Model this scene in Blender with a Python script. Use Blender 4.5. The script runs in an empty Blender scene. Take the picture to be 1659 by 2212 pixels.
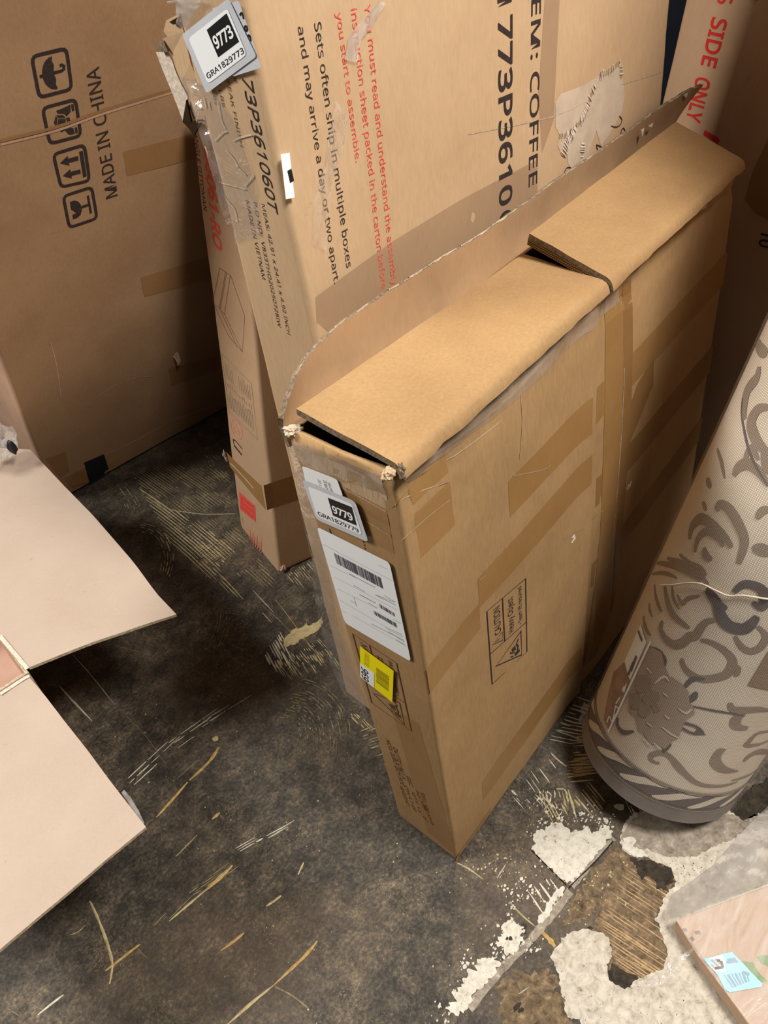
import bpy, bmesh, math, random, os
from mathutils import Vector as V, Matrix, noise
from mathutils.bvhtree import BVHTree
from mathutils.geometry import tessellate_polygon
random.seed(7)
S = bpy.context.scene
COL = S.collection
# ------------------------------------------------------------------ camera
W0, H0, F = 1659, 2212, 1780.9
RR = [V((0.62138, -0.77278, -0.12923)), V((-0.57825, -0.34102, -0.74117)), V((0.52869, 0.53527, -0.65876))]  # right, down, forward
CAM = V((-0.396, -0.3792, 1.1587))
cd = bpy.data.cameras.new('camera'); cam = bpy.data.objects.new('camera', cd); COL.objects.link(cam)
cd.sensor_fit = 'VERTICAL'; cd.sensor_height = 36.0; cd.lens = F * 36 / H0; cd.clip_start = 0.02
r_, d_, f_ = RR
cam.matrix_world = Matrix(((r_.x, -d_.x, -f_.x, CAM.x), (r_.y, -d_.y, -f_.y, CAM.y), (r_.z, -d_.z, -f_.z, CAM.z), (0, 0, 0, 1)))
S.camera = cam
# ------------------------------------------------------------------ world, light, exposure
w = bpy.data.worlds.new('world'); S.world = w; w.use_nodes = True
w.node_tree.nodes['Background'].inputs[0].default_value = (1.0, 0.93, 0.84, 1)
w.node_tree.nodes['Background'].inputs[1].default_value = 0.13
def area(name, loc, aim, sx, sy, power, col):
    l = bpy.data.lights.new(name, 'AREA'); l.shape = 'RECTANGLE'; l.size = sx; l.size_y = sy; l.energy = power; l.color = col
    o = bpy.data.objects.new(name, l); COL.objects.link(o); o.location = loc
    o.rotation_euler = (V(aim) - V(loc)).to_track_quat('-Z', 'Y').to_euler(); return o
area('ceiling_lamp', (0.28, -1.22, 2.65), (0.1, 0.2, 0.2), 0.55, 0.5, 93, (1.0, 0.97, 0.92))
area('ceiling_lamp_far', (-1.25, 1.5, 2.5), (0.1, 0.3, 0.4), 0.9, 0.6, 74, (1.0, 0.97, 0.92))
S.view_settings.view_transform = 'Standard'; S.view_settings.look = 'None'
S.view_settings.exposure = 0.0; S.view_settings.gamma = 1.0; S.view_settings.use_curve_mapping = False

# ------------------------------------------------------------------ projection helpers (image is 1659 x 2212)
def ray(u, v): return r_ * ((u - W0 / 2) / F) + d_ * ((v - H0 / 2) / F) + f_
def at_z(u, v, z=0.0):
    d = ray(u, v); return CAM + d * ((z - CAM.z) / d.z)
def on_plane(u, v, P, n):
    d = ray(u, v); return CAM + d * ((P - CAM).dot(n) / d.dot(n))
def to_px(p):
    q = p - CAM; z = q.dot(f_); return (W0 / 2 + F * q.dot(r_) / z, H0 / 2 + F * q.dot(d_) / z)
def lin(c):
    c = c / 255.0
    return c / 12.92 if c <= 0.04045 else ((c + 0.055) / 1.055) ** 2.4
def rgb(*c): return (lin(c[0]), lin(c[1]), lin(c[2]), 1)
def crop(ox, oy, s, pts): return [(ox + x / s, oy + y / s) for x, y in pts]
def nz(p, f, seed=0.0): return noise.noise(V((p[0] * f + seed, p[1] * f - seed, p[2] * f + 2 * seed)))

# ------------------------------------------------------------------ materials
def newmat(name):
    m = bpy.data.materials.new(name); m.use_nodes = True
    nt = m.node_tree; return m, nt, nt.nodes, nt.links, nt.nodes['Principled BSDF']
def N(nodes, typ, **kw):
    n = nodes.new(typ)
    for k, v in kw.items(): setattr(n, k, v)
    return n
def ramp(nodes, stops, interp='LINEAR'):
    r = nodes.new('ShaderNodeValToRGB'); cr = r.color_ramp; cr.interpolation = interp
    while len(cr.elements) < len(stops): cr.elements.new(0.5)
    for e, (p, c) in zip(cr.elements, stops): e.position = p; e.color = c
    return r
def tex(nodes, links, co, scale, detail=3, rough=0.55, dist=0.0):
    t = nodes.new('ShaderNodeTexNoise'); t.inputs['Scale'].default_value = scale; t.inputs['Detail'].default_value = detail
    t.inputs['Roughness'].default_value = rough; t.inputs['Distortion'].default_value = dist; links.new(co, t.inputs['Vector']); return t
def mixc(nodes, links, fac, a, b, mode='MIX'):
    m = nodes.new('ShaderNodeMix'); m.data_type = 'RGBA'; m.blend_type = mode
    for sock, val in ((m.inputs[0], fac), (m.inputs[6], a), (m.inputs[7], b)):
        if isinstance(val, (int, float, tuple)): sock.default_value = val
        else: links.new(val, sock)
    return m.outputs[2]
def card(name, c, c2=None, rough=0.8, flute=None, fibre=0.10, bump=0.12, spec=0.25):
    """kraft board: soft blotches, fine fibres, faint flute lines"""
    m, nt, nd, lk, b = newmat(name)
    co = N(nd, 'ShaderNodeTexCoord').outputs['Object']
    c2 = c2 or tuple(x * 0.86 for x in c)
    n1 = tex(nd, lk, co, 7, 4, 0.6); r1 = ramp(nd, [(0.35, (0, 0, 0, 1)), (0.68, (1, 1, 1, 1))]); lk.new(n1.outputs[0], r1.inputs[0])
    base = mixc(nd, lk, r1.outputs[0], rgb(*c), rgb(*c2))
    mp = N(nd, 'ShaderNodeMapping'); mp.inputs['Scale'].default_value = (260, 260, 60); lk.new(co, mp.inputs[0])
    n2 = tex(nd, lk, mp.outputs[0], 1.0, 3, 0.7); r2 = ramp(nd, [(0.3, (1 - fibre * 1.4,) * 3 + (1,)), (0.7, (1 + fibre * 0.3,) * 3 + (1,))]); lk.new(n2.outputs[0], r2.inputs[0])
    colr = mixc(nd, lk, 1.0, base, r2.outputs[0], 'MULTIPLY')
    # small scuffs
    n4 = tex(nd, lk, co, 38, 6, 0.7, 0.6); r4 = ramp(nd, [(0.64, (0, 0, 0, 1)), (0.74, (0.55, 0.55, 0.55, 1))]); lk.new(n4.outputs[0], r4.inputs[0])
    colr = mixc(nd, lk, r4.outputs[0], colr, rgb(*[x * 0.80 for x in c]))
    lk.new(colr, b.inputs['Base Color'])
    b.inputs['Roughness'].default_value = rough; b.inputs['Specular IOR Level'].default_value = spec
    h = n2.outputs[0]
    if flute:
        mp2 = N(nd, 'ShaderNodeMapping'); mp2.inputs['Scale'].default_value = flute; lk.new(co, mp2.inputs[0])
        wv = N(nd, 'ShaderNodeTexWave'); wv.bands_direction = 'X'; wv.inputs['Scale'].default_value = 1.0; wv.inputs['Distortion'].default_value = 1.5; lk.new(mp2.outputs[0], wv.inputs['Vector'])
        ad = N(nd, 'ShaderNodeMath', operation='ADD'); lk.new(n2.outputs[0], ad.inputs[0]); lk.new(wv.outputs['Fac'], ad.inputs[1]); h = ad.outputs[0]
    bp = N(nd, 'ShaderNodeBump'); bp.inputs['Strength'].default_value = bump; bp.inputs['Distance'].default_value = 0.002
    lk.new(h, bp.inputs['Height']); lk.new(bp.outputs[0], b.inputs['Normal'])
    return m
def plain(name, c, rough=0.6, spec=0.3, mott=0.0, sc=60):
    m, nt, nd, lk, b = newmat(name)
    b.inputs['Roughness'].default_value = rough; b.inputs['Specular IOR Level'].default_value = spec
    if mott:
        co = N(nd, 'ShaderNodeTexCoord').outputs['Object']; n = tex(nd, lk, co, sc, 5, 0.65)
        r = ramp(nd, [(0.35, rgb(*[x * (1 - mott) for x in c])), (0.65, rgb(*c))]); lk.new(n.outputs[0], r.inputs[0]); lk.new(r.outputs[0], b.inputs['Base Color'])
    else: b.inputs['Base Color'].default_value = rgb(*c)
    return m
def ink(name, c, wear=0.35):
    """printed ink that lets a little board through"""
    m, nt, nd, lk, b = newmat(name)
    co = N(nd, 'ShaderNodeTexCoord').outputs['Object']; n = tex(nd, lk, co, 420, 3, 0.7)
    r = ramp(nd, [(0.35, rgb(*c)), (0.75, rgb(*[min(255, x + 60 * wear) for x in c]))]); lk.new(n.outputs[0], r.inputs[0]); lk.new(r.outputs[0], b.inputs['Base Color'])
    b.inputs['Roughness'].default_value = 0.8; b.inputs['Specular IOR Level'].default_value = 0.15
    return m
def film(name, tint=(0.9, 0.88, 0.86, 1), body=0.12, rough=0.16, bump=0.6, scale=30, gloss=0.25, stretch=(1, 1, 1)):
    """clear or hazy plastic: see-through, some haze, wrinkled gloss"""
    m = bpy.data.materials.new(name); m.use_nodes = True; nt = m.node_tree; nd = nt.nodes; lk = nt.links
    nd.remove(nd['Principled BSDF']); out = nd['Material Output']
    co = N(nd, 'ShaderNodeTexCoord').outputs['Object']
    mp = N(nd, 'ShaderNodeMapping'); mp.inputs['Scale'].default_value = stretch; lk.new(co, mp.inputs[0])
    n = tex(nd, lk, mp.outputs[0], scale, 4, 0.6, 1.2)
    bp = N(nd, 'ShaderNodeBump'); bp.inputs['Strength'].default_value = bump; bp.inputs['Distance'].default_value = 0.01; lk.new(n.outputs[0], bp.inputs['Height'])
    tr = N(nd, 'ShaderNodeBsdfTransparent'); df = N(nd, 'ShaderNodeBsdfDiffuse'); df.inputs[0].default_value = tint
    gl = N(nd, 'ShaderNodeBsdfGlossy'); gl.inputs['Roughness'].default_value = rough; gl.inputs[0].default_value = (1, 1, 1, 1); lk.new(bp.outputs[0], gl.inputs['Normal'])
    fr = ramp(nd, [(0.3, (body * 0.4,) * 3 + (1,)), (0.7, (min(1, body * 1.6),) * 3 + (1,))]); lk.new(n.outputs[0], fr.inputs[0])
    m1 = N(nd, 'ShaderNodeMixShader'); lk.new(fr.outputs[0], m1.inputs[0]); lk.new(tr.outputs[0], m1.inputs[1]); lk.new(df.outputs[0], m1.inputs[2])
    fz = N(nd, 'ShaderNodeFresnel'); fz.inputs[0].default_value = 1.45; lk.new(bp.outputs[0], fz.inputs['Normal'])
    mu = N(nd, 'ShaderNodeMath', operation='MULTIPLY_ADD'); lk.new(fz.outputs[0], mu.inputs[0]); mu.inputs[1].default_value = 0.28; mu.inputs[2].default_value = gloss * 0.08; mu.use_clamp = True
    m2 = N(nd, 'ShaderNodeMixShader'); lk.new(mu.outputs[0], m2.inputs[0]); lk.new(m1.outputs[0], m2.inputs[1]); lk.new(gl.outputs[0], m2.inputs[2])
    lk.new(m2.outputs[0], out.inputs[0]); return m

M = {}
M['kraft'] = card('kraft_outer', (168, 134, 92), (155, 122, 83))
M['kraft_in'] = card('kraft_inner', (166, 131, 81), (151, 117, 68), fibre=0.06)
M['kraft_flap'] = card('kraft_raised_flap', (182, 144, 106), fibre=0.05)
M['coffee'] = card('kraft_light', (194, 163, 127), (185, 153, 118), flute=(0, 0, 300), fibre=0.06, bump=0.10)
M['ottoman'] = card('kraft_pinkish', (184, 152, 120), (176, 143, 111), fibre=0.06)
M['rear'] = card('kraft_brown', (166, 132, 98), (154, 120, 88), fibre=0.08)
M['rear_end_lit'] = card('kraft_rear_end_lit', (196, 158, 132), fibre=0.06)  # end face coloured paler, as if lit from the left; pale creases too
M['side'] = card('kraft_dull', (176, 142, 110), (166, 132, 102), fibre=0.05)
M['beige'] = card('beige_liner', (182, 163, 146), (176, 156, 139), fibre=0.03, bump=0.06)
M['beige_in'] = card('beige_inner', (214, 180, 160), fibre=0.03)
M['edge'] = plain('board_edge', (142, 122, 100), 0.9, 0.1, 0.35, 300)
M['edge_light'] = plain('board_edge_pale', (200, 178, 150), 0.9, 0.1, 0.25, 200)
M['core'] = plain('core_shade_and_joint', (48, 36, 24), 0.95, 0.05)  # near-black, painted as shade in cut and torn board; a dark joint too
M['flute'] = plain('flute_paper', (172, 140, 98), 0.85, 0.1)
M['dark'] = plain('inside_shade', (70, 52, 36), 0.95, 0.05)  # inner side coloured dark, as the shade inside the carton
M['tape'] = card('brown_tape', (156, 118, 72), (146, 109, 65), rough=0.33, fibre=0.04, bump=0.10, spec=0.45)
M['tape_dark'] = card('brown_tape_dark', (142, 106, 64), (132, 97, 57), rough=0.35, fibre=0.03, bump=0.10, spec=0.45)
M['tape_rear'] = card('brown_tape_rear', (152, 114, 74), (142, 105, 68), rough=0.35, fibre=0.03, bump=0.08, spec=0.4)
M['tape_grey'] = card('greyish_tape', (168, 138, 108), (160, 130, 102), rough=0.4, fibre=0.04, bump=0.08, spec=0.4)
M['tape_edge'] = card('clear_edge_tape', (186, 158, 124), (168, 140, 110), rough=0.25, fibre=0.10, bump=0.5, spec=0.6)
M['black_tape'] = plain('black_tape', (30, 32, 38), 0.5, 0.3)
M['paper'] = plain('white_paper', (238, 240, 240), 0.55, 0.35)
M['sticker'] = plain('grey_sticker', (204, 206, 212), 0.35, 0.5, 0.05, 25)
M['yellow'] = plain('yellow_sticker', (250, 232, 0), 0.45, 0.4)
M['blue'] = plain('blue_sticker', (150, 222, 246), 0.45, 0.4)
M['torn'] = plain('torn_paper', (196, 176, 154), 0.9, 0.1, 0.08, 40)
M['torn_and_glint_white'] = plain('torn_and_glint_white', (226, 210, 190), 0.95, 0.05, 0.2, 300)
M['ink'] = ink('black_ink', (46, 36, 34)); M['ink2'] = ink('brown_ink', (84, 56, 40)); M['ink_grey'] = ink('grey_ink', (150, 126, 104))
M['red'] = ink('red_ink', (200, 66, 52), 0.6); M['red_dark'] = ink('deep_red_ink', (176, 34, 28)); M['red_pale'] = ink('pale_red_ink', (206, 110, 88), 0.6)
M['black'] = plain('label_black', (26, 24, 26), 0.5); M['grey_print'] = plain('grey_print', (150, 152, 156), 0.6); M['mid_print'] = plain('mid_print', (92, 90, 98), 0.6)
M['olive'] = plain('olive_print', (150, 138, 20), 0.6); M['blue_print'] = plain('blue_print', (104, 150, 172), 0.6); M['green_print'] = plain('green_print', (96, 138, 62), 0.6, 0.3, 0.1, 40)
M['film_haze'] = film('hazy_film', (0.72, 0.66, 0.6, 1), body=0.34, rough=0.30, bump=0.25, scale=10, gloss=0.2, stretch=(1, 2, 1))
M['film_tape'] = film('clear_tape', (1.0, 0.92, 0.85, 1), body=0.10, rough=0.10, bump=0.45, scale=30, gloss=0.3)
M['film_wrap'] = film('wrap_film', (0.86, 0.80, 0.74, 1), body=0.24, rough=0.26, bump=0.18, scale=12, gloss=0.25, stretch=(1, 4, 1)); M['film_rug'] = film('rug_film', (0.8, 0.76, 0.72, 1), body=0.03, rough=0.25, bump=0.25, scale=9, gloss=0.1, stretch=(1, 1, 3))

# ------------------------------------------------------------------ object helpers
def mesh_obj(name, verts, faces, mats, parent=None, origin=None, smooth=False, fm=None):
    o0 = V(origin) if origin is not None else (V(parent['_o']) if parent and '_o' in parent else V((0, 0, 0)))
    me = bpy.data.meshes.new(name); me.from_pydata([tuple(V(p) - o0) for p in verts], [], faces)
    for m in (mats if isinstance(mats, (list, tuple)) else [mats]): me.materials.append(m)
    if fm: me.polygons.foreach_set('material_index', fm)
    soft = name == 'carton_body'
    if smooth: me.polygons.foreach_set('use_smooth', [True] * len(me.polygons))
    me.update(); ob = bpy.data.objects.new(name, me); COL.objects.link(ob)
    if parent:
        ob.parent = parent
        ob['_o'] = tuple(o0)
        if parent.type != 'EMPTY': ob.location = o0 - V(parent['_o'])
    else: ob.location = o0; ob['_o'] = tuple(o0)
    if soft: wn = ob.modifiers.new('normals', 'WEIGHTED_NORMAL'); wn.weight = 80; wn.keep_sharp = False
    return ob
def thing(name, loc, label, cat, group=None):
    e = bpy.data.objects.new(name, None); COL.objects.link(e); e.location = loc; e.empty_display_size = 0.05
    e['label'] = label; e['category'] = cat; e['_o'] = tuple(loc)
    if group: e['group'] = group
    return e
def bm_data(bm):
    bm.verts.ensure_lookup_table(); bm.verts.index_update()
    return [v.co.copy() for v in bm.verts], [[v.index for v in f.verts] for f in bm.faces]
def crumple(p, amp, seed):
    a = V((nz(p, 9, seed), nz(p, 9, seed + 11), nz(p, 9, seed + 23))); b = V((nz(p, 31, seed), nz(p, 31, seed + 7), nz(p, 31, seed + 5)))
    k = V((nz(p, 3.2, seed + 3), nz(p, 3.2, seed + 31), 0))
    return a * amp + b * amp * 0.35 + k * amp * 1.6
def shell(bot, top, res=0.03, bevel=0.006, amp=0.0012, seed=0.0, open_top=False, dent=None):
    """carton shell from 4 bottom and 4 top corners (counter-clockwise from above), rounded edges, crumpled"""
    bm = bmesh.new(); cache = {}
    def vt(p):
        k = (round(p.x, 5), round(p.y, 5), round(p.z, 5))
        if k not in cache: cache[k] = bm.verts.new(p)
        return cache[k]
    ne = [max(1, round((bot[i] - bot[(i + 1) % 4]).length / res)) for i in range(4)]
    ne[2] = ne[0]; ne[3] = ne[1]; nzv = max(1, round((top[0] - bot[0]).length / res))
    def quad(a, b, c, d, nu, nv):
        for i in range(nu):
            for j in range(nv):
                q = []
                for x, y in ((i, j), (i + 1, j), (i + 1, j + 1), (i, j + 1)):
                    s, t = x / nu, y / nv
                    q.append(vt(a.lerp(b, s).lerp(d.lerp(c, s), t)))
                if len(set(q)) > 2:
                    try: bm.faces.new(q)
                    except ValueError: pass
    for i in range(4):
        j = (i + 1) % 4; quad(bot[i], bot[j], top[j], top[i], ne[i], nzv)
    quad(bot[3], bot[2], bot[1], bot[0], ne[0], ne[1])
    if not open_top: quad(top[0], top[1], top[2], top[3], ne[0], ne[1])
    bmesh.ops.recalc_face_normals(bm, faces=bm.faces)
    sharp = [e for e in bm.edges if len(e.link_faces) == 2 and e.calc_face_angle(0) > 0.6]
    if bevel: bmesh.ops.bevel(bm, geom=sharp, offset=bevel, segments=3, affect='EDGES', profile=0.6)
    zmin = min(p.z for p in bot)
    for v in bm.verts:
        dlt = crumple(v.co, amp, seed)
        if dent and v.co.x < 0.012: dlt.x *= 0.25
        if dent: dlt = dlt + dent(v.co)
        v.co += dlt
        if v.co.z < zmin + 0.0005: v.co.z = zmin + 0.0005
    return bm
class Surf:
    """a face of a thing: prints, tapes and labels are laid on it and follow its dents"""
    def __init__(s, P, n, bvh=None, root=None): s.P = V(P); s.n = V(n).normalized(); s.bvh = bvh; s.root = root
    def px(s, u, v): return on_plane(u, v, s.P, s.n)
    def snap(s, p, off):
        if s.bvh:
            h = s.bvh.ray_cast(p + s.n * 0.05, -s.n, 0.09)
            if h[0] is not None: return h[0] + s.n * off * 0.45
        return p + s.n * off
def to_bvh(bm):
    v, f = bm_data(bm); return BVHTree.FromPolygons([tuple(p) for p in v], f)
def poly(surf, pts, off, mat, name, parent, step=0.02, smooth=False):
    """flat piece laid on a surface; pts are world points, cut into a grid so that it can follow dents"""
    bm = bmesh.new(); vs = [bm.verts.new(p) for p in pts]; bm.faces.new(vs)
    ex = (pts[1] - pts[0]).normalized(); ey = surf.n.cross(ex).normalized()
    for ax in (ex, ey):
        ds = [p.dot(ax) for p in pts]; a, b = min(ds), max(ds); k = int((b - a) / step)
        for i in range(1, k + 1):
            bmesh.ops.bisect_plane(bm, geom=bm.verts[:] + bm.edges[:] + bm.faces[:], plane_co=ax * (a + (b - a) * i / (k + 1)), plane_no=ax)
    bmesh.ops.triangulate(bm, faces=[f for f in bm.faces if len(f.verts) > 4])
    for v in bm.verts: v.co = surf.snap(v.co, off)
    vv, ff = bm_data(bm); bm.free()
    return mesh_obj(name, vv, ff, mat, parent, smooth=smooth)
def polypx(surf, px, off, mat, name, parent, step=0.02): return poly(surf, [surf.px(*p) for p in px], off, mat, name, parent, step)
def rounded(px, r=0.12, k=4):
    out = []; n = len(px)
    for i in range(n):
        p0, p1, p2 = V(px[i - 1]), V(px[i]), V(px[(i + 1) % n])
        a = p1.lerp(p0, r); b = p1.lerp(p2, r)
        for j in range(k + 1):
            t = j / k; out.append(tuple(a.lerp(p1, t).lerp(p1.lerp(b, t), t)))
    return out
def ribbon_geo(pts, width, n, closed=False, taper=False):
    P = list(pts); m = len(P); vs = []; fs = []
    for i, p in enumerate(P):
        a = P[i - 1] if (i > 0 or closed) else P[i]; b = P[(i + 1) % m] if (i < m - 1 or closed) else P[i]
        t = (b - a)
        if t.length < 1e-9: t = V((1, 0, 0))
        s = n.cross(t.normalized()).normalized(); wd = width
        if taper: wd = width * (0.25 + 0.75 * math.sin(math.pi * (0.06 + 0.88 * i / max(1, m - 1))))
        if closed or 0 < i < m - 1:
            d1 = (P[i] - a).normalized(); d2 = (b - P[i]).normalized(); c = max(0.5, (d1.dot(d2) + 1) / 2) ** 0.5; wd = wd / c
        vs += [p + s * wd / 2, p - s * wd / 2]
    for i in range(m if closed else m - 1):
        j = (i + 1) % m; fs.append([2 * i, 2 * j, 2 * j + 1, 2 * i + 1])
    return vs, fs
def pieces(v, f):
    par = list(range(len(v)))
    def find(i):
        while par[i] != i: par[i] = par[par[i]]; i = par[i]
        return i
    for q in f:
        for i in q[1:]: par[find(i)] = find(q[0])
    comp = {}
    for q in f: comp.setdefault(find(q[0]), []).append(q)
    for fs in comp.values():
        ids = sorted({i for q in fs for i in q}); mp = {i: k for k, i in enumerate(ids)}
        yield [v[i] for i in ids], [[mp[i] for i in q] for q in fs]
class Geo:
    def __init__(s): s.v = []; s.f = []
    def add(s, v, f): k = len(s.v); s.v += v; s.f += [[i + k for i in q] for q in f]
    def build(s, name, mat, parent=None, **kw): return mesh_obj(name, s.v, s.f, mat, parent, **kw)
    def each(s, name, mat, parent):
        """one object per connected piece"""
        for v, f in pieces(s.v, s.f): mesh_obj(name, v, f, mat, parent)
def smoothline(pts, k=6):
    P = [V((*p, 0)) if len(p) == 2 else V(p) for p in pts]; out = []
    for i in range(len(P) - 1):
        p0, p1, p2, p3 = P[max(0, i - 1)], P[i], P[i + 1], P[min(len(P) - 1, i + 2)]
        for j in range(k):
            t = j / k
            out.append(0.5 * ((2 * p1) + (p2 - p0) * t + (2 * p0 - 5 * p1 + 4 * p2 - p3) * t * t + (3 * p1 - p0 - 3 * p2 + p3) * t ** 3))
    out.append(P[-1]); return [(q.x, q.y) if len(pts[0]) == 2 else q for q in out]
def stroke(surf, g, px, width, off, closed=False, k=0):
    if k: px = smoothline(px, k)
    P = [surf.px(*p) for p in px]; v, f = ribbon_geo(P, width, surf.n, closed)
    g.add([surf.snap(p, off) for p in v], f)
def stroke_w(surf, g, pts, width, off, closed=False):
    v, f = ribbon_geo(pts, width, surf.n, closed); g.add([surf.snap(p, off) for p in v], f)
def fill_w(surf, g, pts, off):
    t = tessellate_polygon([pts]); g.add([surf.snap(p, off) for p in pts], [list(q) for q in t])
class Quad:
    """unit square laid on a surface by its four image corners: (0,0), (1,0), (1,1), (0,1)"""
    def __init__(s, surf, px): s.surf = surf; s.c = [surf.px(*p) for p in px]
    def __call__(s, x, y): return s.c[0].lerp(s.c[1], x).lerp(s.c[3].lerp(s.c[2], x), y)
    def line(s, g, pts, w, off, closed=False): stroke_w(s.surf, g, [s(*p) for p in pts], w, off, closed)
    def fill(s, g, pts, off): fill_w(s.surf, g, [s(*p) for p in pts], off)
try: FONT = bpy.data.fonts.load(os.path.join(bpy.utils.system_resource('DATAFILES', path='fonts'), 'NotoSansHebrew-Regular.woff2'))
except Exception: FONT = None
_tc = {}
def text_geo(s, bold):
    if (s, bold) in _tc: return _tc[(s, bold)]
    c = bpy.data.curves.new('t', 'FONT'); c.body = s; c.resolution_u = 3; c.offset = bold
    if FONT: c.font = FONT
    o = bpy.data.objects.new('t', c); COL.objects.link(o); bpy.context.view_layer.update()
    me = o.evaluated_get(bpy.context.evaluated_depsgraph_get()).to_mesh()
    vs = [v.co.copy() for v in me.vertices]; fs = [list(p.vertices) for p in me.polygons]
    bpy.data.objects.remove(o); bpy.data.curves.remove(c)
    x0 = min(v.x for v in vs); x1 = max(v.x for v in vs)
    _tc[(s, bold)] = (vs, fs, x0, x1); return _tc[(s, bold)]
def text(surf, s, a, b, mat, parent, off=0.0011, bold=0.0, hs=1.0, slant=0.0, name='printed_text', h=None, ydir=None, g=None):
    """text whose baseline runs from image point a to image point b; h = cap height in metres"""
    A, B = (surf.px(*a), surf.px(*b)) if not isinstance(a, V) else (a, b)
    vs, fs, x0, x1 = text_geo(s, bold); k = (B - A).length / (x1 - x0); ex = (B - A).normalized(); ey = surf.n.cross(ex).normalized()
    if ydir is not None: ey = ydir
    ky = (h / 0.73) if h else k * hs
    P = [surf.snap(A + ex * ((v.x - x0) * k + slant * v.y * ky) + ey * (v.y * ky), off) for v in vs]
    if g is not None: g.add(P, fs); return
    return mesh_obj(name, P, fs, mat, parent)
def barcode(q, g, off, n=38, seed=1, y0=0.0, y1=1.0):
    rd = random.Random(seed); x = 0.0
    while x < 1:
        b = rd.choice((1, 1, 2, 3)) / n / 1.6; s_ = rd.choice((1, 1, 2)) / n / 1.6
        if x + b > 1: break
        q.fill(g, [(x, y0), (x + b, y0), (x + b, y1), (x, y1)], off); x += b + s_
def sheet(name, rows, thick, mats, parent, rim=True, smooth=True, wave=None):
    """board sheet from rows of points (upper side); mats = upper, edge, lower"""
    R = len(rows); Cn = len(rows[0]); vs = []; fs = []; fm = []
    nrm = []
    for i in range(R):
        for j in range(Cn):
            a = rows[min(i + 1, R - 1)][j] - rows[max(i - 1, 0)][j]; b = rows[i][min(j + 1, Cn - 1)] - rows[i][max(j - 1, 0)]
            nrm.append(a.cross(b).normalized())
    up = [p for r in rows for p in r]; vs = up + [p - n * thick for p, n in zip(up, nrm)]; K = R * Cn
    for i in range(R - 1):
        for j in range(Cn - 1):
            a, b, c, d = i * Cn + j, (i + 1) * Cn + j, (i + 1) * Cn + j + 1, i * Cn + j + 1
            fs.append([a, b, c, d]); fm.append(0); fs.append([d + K, c + K, b + K, a + K]); fm.append(2)
    bd = [j for j in range(Cn)] + [i * Cn + Cn - 1 for i in range(1, R)] + [(R - 1) * Cn + j for j in range(Cn - 2, -1, -1)] + [i * Cn for i in range(R - 2, 0, -1)]
    base = len(vs); vs += [vs[i] for i in bd] + [vs[i + K] for i in bd]; m = len(bd)
    for i in range(m):
        j = (i + 1) % m; fs.append([base + i, base + j, base + m + j, base + m + i]); fm.append(1)
    o = mesh_obj(name, vs, fs, mats, parent, fm=fm)
    o.data.polygons.foreach_set('use_smooth', [x != 1 for x in fm]) if smooth else None
    return o
def grid_from_edges(e0, e1, e2=None, n=10, noise_amp=0.001, seed=0.0, bow=0.0):
    """rows between two polylines of equal count"""
    rows = []
    for i in range(n + 1):
        t = i / n
        row = [a.lerp(b, t) for a, b in zip(e0, e1)]
        row = [p + V((0, 0, bow * math.sin(math.pi * t) + noise_amp * nz(p, 14, seed) + noise_amp * 0.5 * nz(p, 40, seed))) for p in row]
        rows.append(row)
    return rows
def resample(pts, n):
    L = [0]
    for a, b in zip(pts, pts[1:]): L.append(L[-1] + (b - a).length)
    out = []
    for i in range(n + 1):
        d = L[-1] * i / n
        for k in range(len(pts) - 1):
            if d <= L[k + 1] + 1e-9:
                out.append(pts[k].lerp(pts[k + 1], (d - L[k]) / max(1e-9, L[k + 1] - L[k]))); break
    return out

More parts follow.
